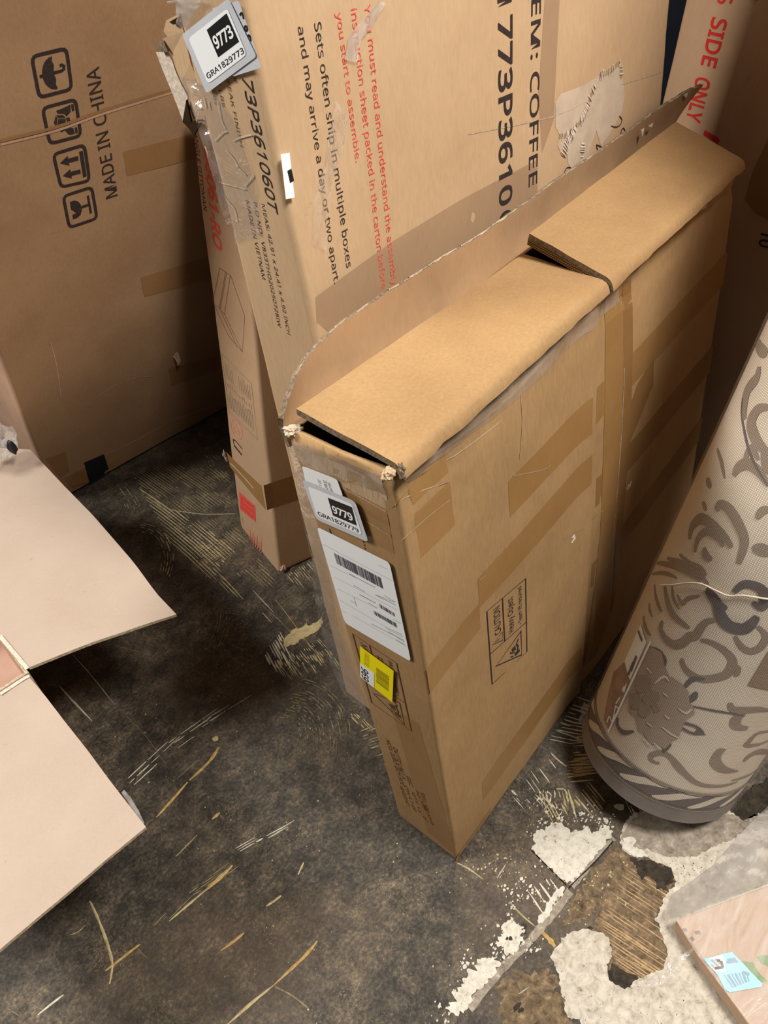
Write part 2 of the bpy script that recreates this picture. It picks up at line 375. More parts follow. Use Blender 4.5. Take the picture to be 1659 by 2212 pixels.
# ================================================================== the setting
def floor_material():
    m, nt, nd, lk, b = newmat('worn_floor')
    co = N(nd, 'ShaderNodeTexCoord').outputs['Object']
    big = tex(nd, lk, co, 4.2, 6, 0.62, 0.4); mid = tex(nd, lk, co, 30, 8, 0.74, 0.3); fine = tex(nd, lk, co, 190, 6, 0.75)
    s1 = N(nd, 'ShaderNodeMath', operation='MULTIPLY_ADD'); lk.new(mid.outputs[0], s1.inputs[0]); s1.inputs[1].default_value = 0.42
    s2 = N(nd, 'ShaderNodeMath', operation='MULTIPLY'); lk.new(big.outputs[0], s2.inputs[0]); s2.inputs[1].default_value = 0.25; lk.new(s2.outputs[0], s1.inputs[2])
    s3 = N(nd, 'ShaderNodeMath', operation='MULTIPLY_ADD'); lk.new(fine.outputs[0], s3.inputs[0]); s3.inputs[1].default_value = 0.44; lk.new(s1.outputs[0], s3.inputs[2])
    r = ramp(nd, [(0.45, rgb(32, 29, 25)), (0.51, rgb(50, 45, 38)), (0.57, rgb(74, 66, 55)), (0.63, rgb(104, 91, 74)), (0.70, rgb(146, 127, 100))]); lk.new(s3.outputs[0], r.inputs[0])
    # tan grit where the residue is worn through
    g = tex(nd, lk, co, 330, 4, 0.75, 0.8); gr = ramp(nd, [(0.56, (0, 0, 0, 1)), (0.62, (1, 1, 1, 1))]); lk.new(g.outputs[0], gr.inputs[0])
    gm = tex(nd, lk, co, 11, 4, 0.6); gmr = ramp(nd, [(0.50, (0, 0, 0, 1)), (0.66, (0.75, 0.75, 0.75, 1))]); lk.new(gm.outputs[0], gmr.inputs[0])
    mm = N(nd, 'ShaderNodeMath', operation='MULTIPLY'); lk.new(gr.outputs[0], mm.inputs[0]); lk.new(gmr.outputs[0], mm.inputs[1])
    c = mixc(nd, lk, mm.outputs[0], r.outputs[0], rgb(150, 128, 96))
    # brown stain patches
    st = tex(nd, lk, co, 3.1, 3, 0.5); sr = ramp(nd, [(0.50, (0, 0, 0, 1)), (0.72, (0.6, 0.6, 0.6, 1))]); lk.new(st.outputs[0], sr.inputs[0])
    c = mixc(nd, lk, sr.outputs[0], c, rgb(94, 78, 63))
    # fine scuffs along one direction
    mp = N(nd, 'ShaderNodeMapping'); mp.inputs['Rotation'].default_value = (0, 0, 0.35); mp.inputs['Scale'].default_value = (14, 420, 1); lk.new(co, mp.inputs[0])
    sc = tex(nd, lk, mp.outputs[0], 1.0, 3, 0.7); scr = ramp(nd, [(0.66, (0, 0, 0, 1)), (0.72, (0.55, 0.55, 0.55, 1))]); lk.new(sc.outputs[0], scr.inputs[0])
    sm = N(nd, 'ShaderNodeMath', operation='MULTIPLY'); lk.new(scr.outputs[0], sm.inputs[0]); lk.new(gmr.outputs[0], sm.inputs[1])
    c = mixc(nd, lk, sm.outputs[0], c, rgb(170, 152, 118))
    lk.new(c, b.inputs['Base Color']); b.inputs['Roughness'].default_value = 0.62; b.inputs['Specular IOR Level'].default_value = 0.4
    bp = N(nd, 'ShaderNodeBump'); bp.inputs['Strength'].default_value = 0.45; bp.inputs['Distance'].default_value = 0.003; lk.new(s3.outputs[0], bp.inputs['Height']); lk.new(bp.outputs[0], b.inputs['Normal'])
    return m
M['floor'] = floor_material()
def patchy(name, stops, scale=70, rough=0.9, bump=0.6, dist=0.5):
    m, nt, nd, lk, b = newmat(name); co = N(nd, 'ShaderNodeTexCoord').outputs['Object']
    n = tex(nd, lk, co, scale, 8, 0.72, dist); r = ramp(nd, stops); lk.new(n.outputs[0], r.inputs[0]); lk.new(r.outputs[0], b.inputs['Base Color'])
    b.inputs['Roughness'].default_value = rough; b.inputs['Specular IOR Level'].default_value = 0.15
    bp = N(nd, 'ShaderNodeBump'); bp.inputs['Strength'].default_value = bump; bp.inputs['Distance'].default_value = 0.002; lk.new(n.outputs[0], bp.inputs['Height']); lk.new(bp.outputs[0], b.inputs['Normal']); return m
M['cement'] = patchy('bare_cement', [(0.30, rgb(110, 98, 84)), (0.40, rgb(168, 158, 142)), (0.55, rgb(194, 184, 168)), (0.7, rgb(206, 197, 182))], 85)
M['cement_grey'] = patchy('rough_grey_cement', [(0.30, rgb(92, 82, 70)), (0.45, rgb(136, 124, 110)), (0.58, rgb(158, 146, 130)), (0.70, rgb(196, 186, 170))], 75)
M['white_patch'] = patchy('white_patch', [(0.33, rgb(96, 84, 68)), (0.39, rgb(186, 178, 162)), (0.55, rgb(208, 201, 186)), (0.7, rgb(216, 209, 196))], 110)
M['brown_patch'] = patchy('brown_adhesive', [(0.30, rgb(54, 44, 34)), (0.45, rgb(98, 82, 63)), (0.58, rgb(124, 104, 80)), (0.72, rgb(166, 142, 110))], 90)
M['dark_patch'] = patchy('black_adhesive_and_shadow', [(0.35, rgb(36, 32, 26)), (0.6, rgb(66, 58, 48)), (0.75, rgb(92, 80, 64))], 80)
M['smear'] = patchy('tan_smear', [(0.3, rgb(150, 130, 90)), (0.5, rgb(186, 168, 124)), (0.7, rgb(206, 190, 150))], 90)
M['ridge'] = patchy('ridge_khaki', [(0.3, rgb(136, 122, 86)), (0.5, rgb(182, 168, 126)), (0.7, rgb(212, 200, 164))], 160)
M['ridge_dim'] = patchy('ridge_dim', [(0.3, rgb(104, 93, 68)), (0.5, rgb(146, 132, 98)), (0.7, rgb(174, 161, 124))], 160)
M['ridge_white'] = patchy('ridge_white', [(0.3, rgb(160, 148, 126)), (0.5, rgb(204, 196, 178)), (0.7, rgb(222, 214, 198))], 160)
M['ridge_gold'] = patchy('ridge_gold', [(0.3, rgb(146, 112, 58)), (0.5, rgb(184, 150, 92)), (0.7, rgb(206, 178, 124))], 120)
M['ridge_tan'] = patchy('ridge_tan', [(0.3, rgb(140, 112, 80)), (0.5, rgb(176, 144, 106)), (0.7, rgb(196, 166, 128))], 140)
floor = mesh_obj('floor', [(-2.2, -2.2, 0), (2.4, -2.2, 0), (2.4, 2.6, 0), (-2.2, 2.6, 0), (-2.2, -2.2, -.1), (2.4, -2.2, -.1), (2.4, 2.6, -.1), (-2.2, 2.6, -.1)],
                 [[0, 1, 2, 3], [7, 6, 5, 4], [0, 4, 5, 1], [1, 5, 6, 2], [2, 6, 7, 3], [3, 7, 4, 0]], M['floor']); floor['kind'] = 'structure'
M['wall'] = plain('dark_wall', (30, 34, 42), 0.9, 0.1, 0.2, 8)
def wall(name, x0, y0, x1, y1, h=3.2):
    v = [(x, y, z) for z in (0.0, h) for x, y in ((x0, y0), (x1, y0), (x1, y1), (x0, y1))]
    o = mesh_obj(name, v, [[0, 1, 5, 4], [1, 2, 6, 5], [2, 3, 7, 6], [3, 0, 4, 7], [4, 5, 6, 7], [3, 2, 1, 0]], M['wall']); o['kind'] = 'structure'
wall('wall_right', 2.3, -2.2, 2.4, 2.6); wall('wall_back', -2.2, 2.5, 2.3, 2.6)

def jag(px, amp=0.004, step=0.0022, seed=0.0, z=0.0012, freq=60):
    P = [at_z(*p) for p in px]; out = []; n = len(P)
    for i in range(n):
        a, b = P[i], P[(i + 1) % n]; k = max(1, int((b - a).length / step)); nrm = V((-(b - a).y, (b - a).x, 0)).normalized()
        for j in range(k):
            q = a.lerp(b, j / k); fade = min(1, j / 3, (k - j) / 3) if k > 3 else 0.5
            out.append(q + nrm * (amp * fade * (nz(q, freq, seed) * 1.2 + 1.1 * nz(q, freq * 2.7, seed + 3) + 0.8 * nz(q, freq * 7, seed + 5))))
    return [V((q.x, q.y, z)) for q in out]
def patch(name, px, mat, **kw):
    top = jag(px, **kw); n = len(top); lo = [V((p.x, p.y, -0.0005)) for p in top]
    fs = [list(t) for t in tessellate_polygon([top])] + [[i, (i + 1) % n, n + (i + 1) % n, n + i] for i in range(n)]
    o = mesh_obj(name, top + lo, fs, mat, floor)
    bm = bmesh.new(); bm.from_mesh(o.data); bmesh.ops.recalc_face_normals(bm, faces=bm.faces)
    up = [f for f in bm.faces if abs(f.normal.z) > 0.9]
    if sum(f.normal.z for f in up) < 0: bmesh.ops.reverse_faces(bm, faces=bm.faces)
    bm.to_mesh(o.data); bm.free(); return o
C3 = lambda pts: crop(1100, 1700, 2.968, pts)
patch('cement_patch', C3([(800, 160), (730, 250), (710, 320), (720, 400), (800, 450), (900, 460), (1040, 520), (1072, 610), (1000, 700), (930, 850), (980, 950), (1012, 1040), (990, 1170), (900, 1200), (830, 1230), (740, 1300), (640, 1240), (630, 1180), (660, 1040), (640, 970), (560, 930), (480, 910), (400, 930), (300, 1030), (262, 1090), (320, 1200), (330, 1320), (375, 1480), (450, 1490), (470, 1540), (560, 1700), (800, 2000), (2400, 2000), (2400, 500), (1850, 150), (1400, 140), (1200, 190)]), M['cement'], seed=1.0, amp=0.003)
patch('grey_cement_patch', C3([(860, 150), (760, 250), (715, 330), (735, 390), (850, 400), (1010, 450), (1200, 450), (1280, 400), (1500, 300), (1850, 200), (1500, 175), (1230, 205), (1000, 190)]), M['cement_grey'], seed=2.0, amp=0.004, z=0.0018)
patch('cement_patch', C3([(722, 395), (730, 330), (790, 325), (815, 350), (790, 385), (850, 405), (900, 455), (800, 448)]), M['white_patch'], seed=2.5, amp=0.002, z=0.0021)
patch('white_patch', C3([(150, 310), (200, 270), (250, 255), (300, 225), (370, 262), (440, 285), (560, 285), (640, 250), (668, 290), (600, 395), (500, 500), (415, 612), (370, 620), (330, 590), (240, 500), (140, 400)]), M['white_patch'], seed=3.0, amp=0.006)
patch('white_patch', C3([(340, 640), (355, 660), (290, 740), (230, 850), (190, 880), (180, 860), (230, 790), (280, 690)]), M['white_patch'], seed=4.0, amp=0.004)
patch('white_patch', C3([(-40, 880), (40, 870), (80, 920), (90, 980), (60, 1040), (-20, 1080), (-80, 1020)]), M['white_patch'], seed=5.0, amp=0.007)
patch('white_patch', [(975, 2145), (1010, 2110), (1040, 2070), (1075, 2055), (1082, 2085), (1045, 2130), (1010, 2180), (985, 2195), (965, 2180)], M['white_patch'], seed=6.0, amp=0.008)
patch('white_patch', C3([(690, 110), (730, 115), (730, 140), (700, 150), (670, 125)]), M['white_patch'], seed=7.0, amp=0.003)
patch('grey_cement_patch', C3([(1505, 225), (1570, 180), (1600, 205), (1560, 240)]), M['cement_grey'], seed=7.5, amp=0.002, z=0.003)
patch('adhesive_and_shadow_patch', C3([(760, 430), (900, 462), (1040, 522), (1070, 610), (1000, 700), (930, 850), (980, 950), (1010, 1040), (990, 1165), (830, 1228), (740, 1298), (640, 1238), (632, 1180), (660, 1040), (640, 970), (540, 925), (560, 800), (620, 640), (690, 480)]), M['brown_patch'], seed=8.0, amp=0.002, z=0.0006)
patch('adhesive_and_shadow_patch', C3([(770, 452), (900, 470), (1040, 525), (1065, 610), (1020, 680), (930, 600), (820, 560)]), M['dark_patch'], seed=9.0, amp=0.006, z=0.0010)
patch('adhesive_and_shadow_patch', C3([(640, 1238), (632, 1180), (660, 1130), (720, 1170), (800, 1210), (830, 1228), (740, 1298)]), M['dark_patch'], seed=9.5, amp=0.004, z=0.0010)
patch('adhesive_and_shadow_patch', C3([(-60, 1250), (60, 1180), (240, 1160), (310, 1230), (325, 1330), (370, 1480), (420, 1560), (-60, 1620)]), M['brown_patch'], seed=10.0, amp=0.008, z=0.0006)
patch('adhesive_and_shadow_patch', C3([(640, 400), (720, 400), (780, 450), (700, 480), (620, 640), (540, 800), (400, 880), (330, 900), (420, 700), (520, 580)]), M['brown_patch'], seed=10.5, amp=0.006, z=0.0005)
patch('adhesive_and_shadow_patch', C3([(1410, 150), (1480, 60), (1659, -60), (1700, 120), (1560, 200), (1500, 220)]), M['dark_patch'], seed=11.0, amp=0.004, z=0.0030)  # dark patch painted on the floor as the shadow beside the rug
C2 = lambda pts: crop(560, 1200, 3.77, pts)
patch('tan_smear', C2([(200, 740), (205, 680), (280, 600), (350, 590), (385, 550), (405, 575), (470, 545), (515, 500), (522, 550), (470, 620), (400, 660), (330, 690), (290, 730), (230, 745)]), M['smear'], seed=12.0, amp=0.003)
# floor joints: shallow raised seams of old levelling compound
def seam(px, width, mat, name, z=0.0012, k=5, taper=False):
    g = Geo(); add_ridge(g, [at_z(*p) for p in smoothline(px, k)], width, z, taper); return g.build(name, mat, floor)
def add_ridge(g, P, width, h=0.0009, taper=True):
    P = [V((p.x, p.y, 0)) for p in P]; m = len(P)
    if m < 2: return
    vs, fs = [], []
    for i, p in enumerate(P):
        t = (P[min(i + 1, m - 1)] - P[max(i - 1, 0)])
        if t.length < 1e-9: return
        s = V((0, 0, 1)).cross(t.normalized()); wd = width * (0.25 + 0.75 * math.sin(math.pi * (0.08 + 0.84 * i / (m - 1)))) if taper else width
        wd *= 1 + 0.5 * nz(p, 220, 3.0)
        vs += [p + s * wd / 2 + V((0, 0, 0.0003)), p + V((0, 0, h)), p - s * wd / 2 + V((0, 0, 0.0003))]
    for i in range(m - 1):
        a = 3 * i; fs += [[a, a + 1, a + 4, a + 3], [a + 1, a + 2, a + 5, a + 4]]
    g.add(vs, [q[::-1] for q in fs])
def comb(g, a, b, c, n, width, breaks=0.35, seg=0.02, rd=None, curve=0.0, edge=0.3):
    """n parallel trowel ridges: first runs a->b, last starts at c (image points on the floor)"""
    A, B, C_ = at_z(*a), at_z(*b), at_z(*c); d = B - A; sp = (C_ - A) / max(1, n - 1); L = d.length
    nr = V((-d.y, d.x, 0)).normalized()
    for i in range(n):
        s0 = rd.uniform(0, edge) * L; end = L * (1 - rd.uniform(0, edge)); x = s0
        off = rd.uniform(-0.25, 0.25) * sp.length
        while x < end:
            ln = rd.uniform(0.4, 2.2) * seg
            if rd.random() > breaks:
                pts = []
                for k in range(5):
                    t = (x + ln * k / 4) / L; p = A + sp * i + d * t + nr * (curve * 4 * t * (1 - t) + off * 0.3 + 0.0008 * nz(A + d * t, 60, i))
                    pts.append(p)
                add_ridge(g, pts, width * rd.uniform(0.7, 1.5))
            x += ln + rd.uniform(0.001, 0.5 * seg)
def arcs(g, px, n, spacing, width, breaks=0.3, rd=None, seg=0.012):
    """n nested curved ridges beside an image polyline on the floor"""
    base = [at_z(*p) for p in smoothline(px, 10)]; m = len(base)
    for i in range(n):
        k = rd.randint(0, 4); stop = m - rd.randint(0, 6)
        while k < stop - 2:
            ln = rd.randint(2, 9)
            if rd.random() > breaks:
                pts = []
                for q in range(k, min(k + ln, stop)):
                    t = (base[min(q + 1, m - 1)] - base[max(q - 1, 0)]).normalized(); s = V((0, 0, 1)).cross(t)
                    pts.append(base[q] + s * spacing * (i + 0.15 * nz(base[q], 50, i)))
                add_ridge(g, pts, width * rd.uniform(0.7, 1.5))
            k += ln + rd.randint(0, 2)
def field(g, a, b, region, spacing, width, keep, rd, seg=0.03, bend=0.0, seed=0.0):
    """parallel trowel ridges along a->b that fill an image region of the floor"""
    d = (at_z(*b) - at_z(*a)).normalized(); nr = V((-d.y, d.x, 0)); R_ = [at_z(*q) for q in region]; R2 = [(p.dot(d), p.dot(nr)) for p in R_]
    def inside(x, y):
        c = False
        for (x1, y1), (x2, y2) in zip(R2, R2[1:] + R2[:1]):
            if (y1 > y) != (y2 > y) and x < (x2 - x1) * (y - y1) / (y2 - y1) + x1: c = not c
        return c
    x0, x1 = min(p[0] for p in R2), max(p[0] for p in R2); y = min(p[1] for p in R2); y1 = max(p[1] for p in R2)
    while y < y1:
        x = x0; run = []
        while x < x1:
            yy = y + bend * math.sin((x - x0) / (x1 - x0) * math.pi) + 0.0005 * nz((x, y, 0), 14, seed); p = d * x + nr * yy
            on = inside(x, yy) and nz(p, 16, seed) + 0.45 * nz(p, 90, seed + 4) < keep
            if on: run.append(p)
            if (not on or x + 0.004 >= x1) and run:
                if len(run) > 1: add_ridge(g, run, width * rd.uniform(0.7, 1.5))
                run = []
            x += 0.004
        y += spacing * rd.uniform(0.85, 1.15)
rd = random.Random(5)
K8 = lambda pts: crop(300, 1000, 3.318, pts)
gk, gd, gw, gg, gt = Geo(), Geo(), Geo(), Geo(), Geo()
# long comb between the rear carton and the ottoman carton
ca, cb = K8([(200, 300), (640, 660)])
field(gd, ca, cb, K8([(-60, 60), (140, 0), (640, 60), (680, 420), (1010, 890), (900, 900), (330, 470), (60, 280)]), 0.0062, 0.0017, 0.22, rd, seed=1.0, bend=0.01)
field(gk, ca, cb, K8([(0, 180), (240, 330), (560, 520), (700, 640), (640, 690), (580, 760), (640, 860), (780, 1000), (600, 910), (480, 810), (380, 740), (200, 560), (150, 420)]), 0.0062, 0.0021, 0.42, rd, seed=2.0, bend=0.01)
field(gk, *K8([(470, 740), (650, 620)]), K8([(380, 600), (620, 560), (660, 660), (560, 760), (470, 760)]), 0.0065, 0.0013, 0.2, rd, seed=3.0)
field(gk, *K8([(640, 840), (1000, 1240)]), K8([(640, 800), (760, 760), (1100, 1150), (1340, 1450), (1280, 1480), (1000, 1200)]), 0.016, 0.0013, 0.2, rd, seed=5.0)
field(gd, *K8([(440, -40), (640, 130)]), K8([(420, -60), (560, -60), (660, 60), (660, 150), (560, 130)]), 0.006, 0.0020, 0.25, rd, seed=4.0)
arcs(gk, K8([(20, 430), (120, 460), (200, 530), (245, 640), (240, 740), (215, 820)]), 5, -0.006, 0.0016, 0.25, rd)
arcs(gd, K8([(-90, 150), (-20, 250), (10, 330), (0, 420)]), 6, -0.006, 0.0016, 0.35, rd)
arcs(gd, K8([(640, 1010), (650, 1130), (620, 1240), (580, 1340)]), 5, -0.006, 0.0013, 0.3, rd)
arcs(gd, K8([(640, 1010), (720, 1015), (800, 1040), (830, 1090)]), 5, -0.006, 0.0012, 0.35, rd)
arcs(gd, K8([(650, 1140), (720, 1120), (760, 1150)]), 5, -0.006, 0.0012, 0.35, rd)
arcs(gd, K8([(600, 1390), (700, 1350), (640, 1440)]), 4, 0.005, 0.0012, 0.45, rd)
arcs(gd, K8([(1250, 940), (1275, 1000), (1260, 1080), (1200, 1130)]), 9, 0.0055, 0.0013, 0.25, rd)
p = K8([(1060, 800), (1110, 860), (1215, 700)]); comb(gk, p[0], p[1], p[2], 12, 0.0016, 0.15, 0.02, rd, 0, 0.2)
# teeth of the tan smear and the comb below it
p = C2([(165, 615), (235, 740), (40, 790)]); comb(gw, p[0], p[1], p[2], 10, 0.0028, 0.1, 0.03, rd, 0, 0.15)
p = C2([(120, 880), (220, 1010), (470, 660)]); comb(gk, p[0], p[1], p[2], 26, 0.0016, 0.4, 0.012, rd, 0, 0.3)
p = C2([(200, 860), (260, 960), (560, 760)]); comb(gk, p[0], p[1], p[2], 22, 0.0018, 0.45, 0.012, rd, 0, 0.3)
arcs(gd, C2([(330, 1000), (470, 1040), (590, 1120), (680, 1230), (730, 1360), (745, 1500), (740, 1640)]), 16, -0.0055, 0.0014, 0.42, rd)
arcs(gd, C2([(240, 1170), (330, 1150), (420, 1170), (520, 1230)]), 6, -0.006, 0.0014, 0.45, rd)
p = C2([(700, 1280), (830, 1420), (850, 1290)]); comb(gk, p[0], p[1], p[2], 8, 0.0018, 0.4, 0.014, rd, 0, 0.3)
p = C2([(800, 1440), (880, 1410), (940, 1640)]); comb(gk, p[0], p[1], p[2], 11, 0.0018, 0.2, 0.02, rd, 0, 0.3)
# between the labelled carton and the rug
K1 = lambda pts: crop(900, 1400, 3.318, pts)
p = K1([(1140, 350), (1200, 370), (1000, 590)]); comb(gw, p[0], p[1], p[2], 10, 0.0022, 0.15, 0.03, rd, 0, 0.15)
p = K1([(1040, 515), (1190, 545), (900, 720)]); comb(gw, p[0], p[1], p[2], 10, 0.0022, 0.25, 0.03, rd, 0, 0.25)
p = K1([(1120, 640), (1240, 630), (1090, 960)]); comb(gk, p[0], p[1], p[2], 15, 0.0026, 0.15, 0.03, rd, 0, 0.2)
p = K1([(1070, 820), (1200, 800), (1060, 930)]); comb(gg, p[0], p[1], p[2], 6, 0.0022, 0.2, 0.03, rd, 0, 0.2)
p = K1([(720, 960), (800, 1080), (960, 760)]); comb(gw, p[0], p[1], p[2], 11, 0.0018, 0.4, 0.02, rd, 0, 0.35)
p = K1([(870, 1010), (890, 1090), (1110, 1010)]); comb(gk, p[0], p[1], p[2], 11, 0.0022, 0.25, 0.022, rd, 0, 0.3)
arcs(gw, K1([(920, 1190), (970, 1130), (990, 1060), (985, 990)]), 6, 0.0055, 0.0018, 0.4, rd)
p = K1([(900, 1100), (940, 1180), (1050, 1090)]); comb(gk, p[0], p[1], p[2], 8, 0.002, 0.35, 0.018, rd, 0, 0.35)
p = K1([(1110, 1060), (1190, 1160), (1230, 960)]); comb(gk, p[0], p[1], p[2], 8, 0.0022, 0.35, 0.018, rd, 0, 0.35)
p = K1([(1480, 1060), (1540, 1180), (1590, 1100)]); comb(gk, p[0], p[1], p[2], 6, 0.0018, 0.3, 0.018, rd, 0, 0.3)
# brown comb inside the cement
p = C3([(740, 500), (1040, 690), (560, 830)]); comb(gt, p[0], p[1], p[2], 18, 0.0026, 0.28, 0.03, rd, 0, 0.12)
p = C3([(560, 830), (960, 1090), (660, 1110)]); comb(gt, p[0], p[1], p[2], 12, 0.0030, 0.15, 0.05, rd, 0, 0.06)
p = C3([(700, 1060), (960, 1180), (720, 1170)]); comb(gt, p[0], p[1], p[2], 5, 0.0026, 0.25, 0.04, rd, 0, 0.1)
p = C3([(110, 650), (170, 740), (250, 570)]); comb(gw, p[0], p[1], p[2], 8, 0.0022, 0.25, 0.02, rd, 0, 0.25)
p = C3([(0, 60), (80, 150), (260, 20)]); comb(gw, p[0], p[1], p[2], 16, 0.0016, 0.45, 0.014, rd, 0, 0.35)
# lower left streaks
K6 = lambda pts: crop(0, 1500, 2.37, pts)
for a, b, c, n, wd in ([(630, 455), (830, 270), (660, 490), 3, .0020], [(860, 250), (1060, 110), (890, 290), 4, .0018], [(1030, 120), (1210, 10), (1050, 150), 3, .0016], [(960, 1010), (1120, 900), (990, 1040), 5, .0012], [(1160, 800), (1390, 670), (1190, 840), 5, .0016], [(780, 1190), (860, 1110), (800, 1215), 3, .0012], [(830, 500), (930, 410), (860, 540), 4, .0013], [(180, 1650), (270, 1580), (200, 1670), 2, .0022], [(20, 1590), (90, 1640), (40, 1570), 2, .0014]):
    q = K6([a, b, c]); comb(gw if wd > .0015 else gd, q[0], q[1], q[2], n, wd, 0.35, 0.022, rd, 0, 0.2)
gk.build('adhesive_ridges', M['ridge'], floor)['kind'] = 'stuff'
gd.build('adhesive_ridges', M['ridge_dim'], floor)['kind'] = 'stuff'
gw.build('adhesive_ridges', M['ridge_white'], floor)['kind'] = 'stuff'
gg.build('adhesive_ridges', M['ridge_gold'], floor)['kind'] = 'stuff'
gt.build('adhesive_ridges', M['ridge_tan'], floor)['kind'] = 'stuff'
for px, wd, mt in ((K6([(1120, 270), (1075, 340), (970, 440)]), .006, 'ridge_gold'), (K6([(960, 450), (890, 530), (800, 630)]), .0045, 'ridge_gold'), (K6([(1110, 215), (1095, 240)]), .009, 'smear'),
                   (K6([(1190, 875), (1130, 935), (1050, 1005)]), .006, 'ridge_gold'), (K6([(1050, 1005), (960, 1080), (865, 1162)]), .0035, 'smear'), (K6([(715, 1280), (650, 1330), (540, 1415)]), .004, 'ridge_gold'),
                   (K6([(460, 1060), (490, 1120), (530, 1220), (560, 1310), (575, 1380), (570, 1430), (560, 1485)]), .0042, 'smear'), (K6([(1625, 1262), (1560, 1340), (1400, 1490)]), .0042, 'ridge_gold'),
                   (K6([(1400, 1490), (1300, 1570), (1165, 1690)]), .0036, 'smear'), (K6([(1250, 1220), (1200, 1262), (1130, 1312)]), .004, 'ridge_gold'), (K6([(1010, 720), (950, 780), (900, 830)]), .0026, 'ridge_dim'),
                   (K6([(1395, 1490), (1500, 1545), (1590, 1618)]), .0022, 'ridge_dim'), (K6([(1440, 1030), (1400, 1060), (1362, 1085)]), .004, 'smear'), (K6([(1525, 925), (1555, 860)]), .003, 'smear'),
                   (K6([(1125, 605), (1085, 640)]), .005, 'ridge_gold'), (K6([(440, 1180), (400, 1215), (360, 1232)]), .002, 'ridge_dim'), (K6([(690, 1290), (730, 1330), (765, 1362)]), .0012, 'ridge_dim'),
                   (crop(0, 900, 2.212, [(330, 1120), (430, 1230), (550, 1380)]), .0016, 'ridge_white'), (crop(0, 900, 2.212, [(555, 1385), (690, 1520), (810, 1690)]), .0014, 'ridge_dim'),
                   (crop(0, 900, 2.212, [(285, 1290), (340, 1350), (440, 1455)]), .003, 'ridge_white'), (crop(0, 900, 2.212, [(520, 1090), (650, 1120), (790, 1160)]), .0012, 'ridge_dim'),
                   (K8([(10, 190), (120, 260), (220, 330), (350, 355), (480, 368), (690, 365)]), .0018, 'ridge'), (K8([(980, 980), (1080, 1110), (1190, 1260), (1340, 1450)]), .0016, 'ridge_gold'), (K8([(880, 1020), (1030, 1150), (1170, 1320)]), .0012, 'ridge_dim'),
                   (K8([(570, 790), (660, 880), (750, 980)]), .002, 'ridge'), (K1([(960, 750), (1010, 800), (1075, 850)]), .0024, 'ridge_white'), (K1([(680, 1020), (715, 1055)]), .003, 'ridge_white'),
                   (K1([(270, 1530), (370, 1580), (480, 1660)]), .002, 'ridge'), (K1([(575, 1650), (640, 1550)]), .002, 'ridge_white'), (K1([(560, 1220), (620, 1270)]), .0014, 'ridge_dim'),
                   (K1([(1000, 1010), (1065, 1020), (1085, 1120)]), .0026, 'ridge'), (C3([(210, 930), (260, 980), (295, 1025)]), .006, 'ridge_gold'), (C3([(0, 735), (90, 830), (180, 905)]), .0022, 'ridge'),
                   (C3([(770, 250), (850, 262), (930, 285), (1000, 265), (1090, 290), (1180, 270)]), .003, 'ridge_white'), (C3([(400, 1120), (520, 1270), (700, 1470)]), .003, 'ridge_white'),
                   (C3([(60, 1330), (130, 1280)]), .002, 'ridge_white')):
    seam(px, wd, M[mt], 'scraped_streak', 0.0012, 5, True)
seam(C3([(672, 330), (600, 400), (500, 520), (400, 640)]), .008, M['cement_grey'], 'floor_joint', 0.0016)
seam(C3([(390, 670), (290, 800), (180, 930), (100, 1020), (-60, 1180), (-260, 1420)]), .010, M['cement_grey'], 'floor_joint', 0.0016)
seam(C3([(145, 410), (250, 515), (365, 630)]), .002, M['core'], 'floor_joint', 0.0024)
seam(C3([(665, 350), (560, 470), (440, 590), (380, 650)]), .0025, M['dark_patch'], 'floor_joint', 0.003)
# loose flakes: too many and too small to tell apart
fw, fk, fd = Geo(), Geo(), Geo()
def flakes(g, px0, spread, n, s0, s1):
    """ragged chips scattered round image points on the floor"""
    for _ in range(n):
        c = rd.choice(px0); q = at_z(c[0] + rd.gauss(0, spread[0]), c[1] + rd.gauss(0, spread[1])); s = rd.uniform(s0, s1) * rd.choice((0.5, 0.7, 1)); k = rd.randint(5, 8); a0 = rd.random() * 6; st = rd.uniform(0.5, 1.0)
        P = [V((q.x + s * rd.uniform(.45, 1.1) * math.cos(a0 + i * 6.283 / k), q.y + s * st * rd.uniform(.45, 1.1) * math.sin(a0 + i * 6.283 / k), 0.0010)) for i in range(k)]
        c0 = V((q.x, q.y, 0.0016)); g.add(P + [c0], [[i, (i + 1) % k, k] for i in range(k)])
flakes(fw, C3([(170, 290), (250, 220), (330, 190), (520, 160), (640, 230), (470, 200), (560, 240)]), (14, 9), 160, .0006, .0038)
flakes(fw, C3([(30, 690), (60, 720), (100, 600), (200, 700)]), (16, 14), 90, .0006, .0038)
flakes(fw, C3([(-10, 960), (40, 1000), (120, 1020), (20, 870), (-60, 1060)]), (16, 14), 110, .0006, .0038)
flakes(fw, [(1000, 2150), (1050, 2100), (960, 2190), (1080, 2040), (1010, 2080)], (22, 22), 140, .0006, .0038)
flakes(fd, C3([(250, 400), (400, 450), (300, 520), (500, 350), (430, 560)]), (30, 22), 40, .0006, .002)
flakes(fd, C3([(700, 1350), (900, 1400), (500, 1150), (1000, 1300), (480, 1300)]), (50, 40), 80, .0005, .0016)
flakes(fd, C3([(1150, 420), (1050, 500), (1200, 520), (1000, 330), (900, 330)]), (30, 20), 120, .0006, .0025)
flakes(fd, C3([(120, 905), (390, 205), (500, 900), (70, 1430), (0, 960)]), (5, 5), 9, .004, .010)
flakes(fk, [(500, 1650), (640, 1700), (420, 1760), (700, 1800), (820, 1900), (560, 1950), (900, 2000), (640, 2120), (300, 1600), (1000, 1980), (1150, 1900), (760, 1700)], (70, 70), 260, .0004, .0022)
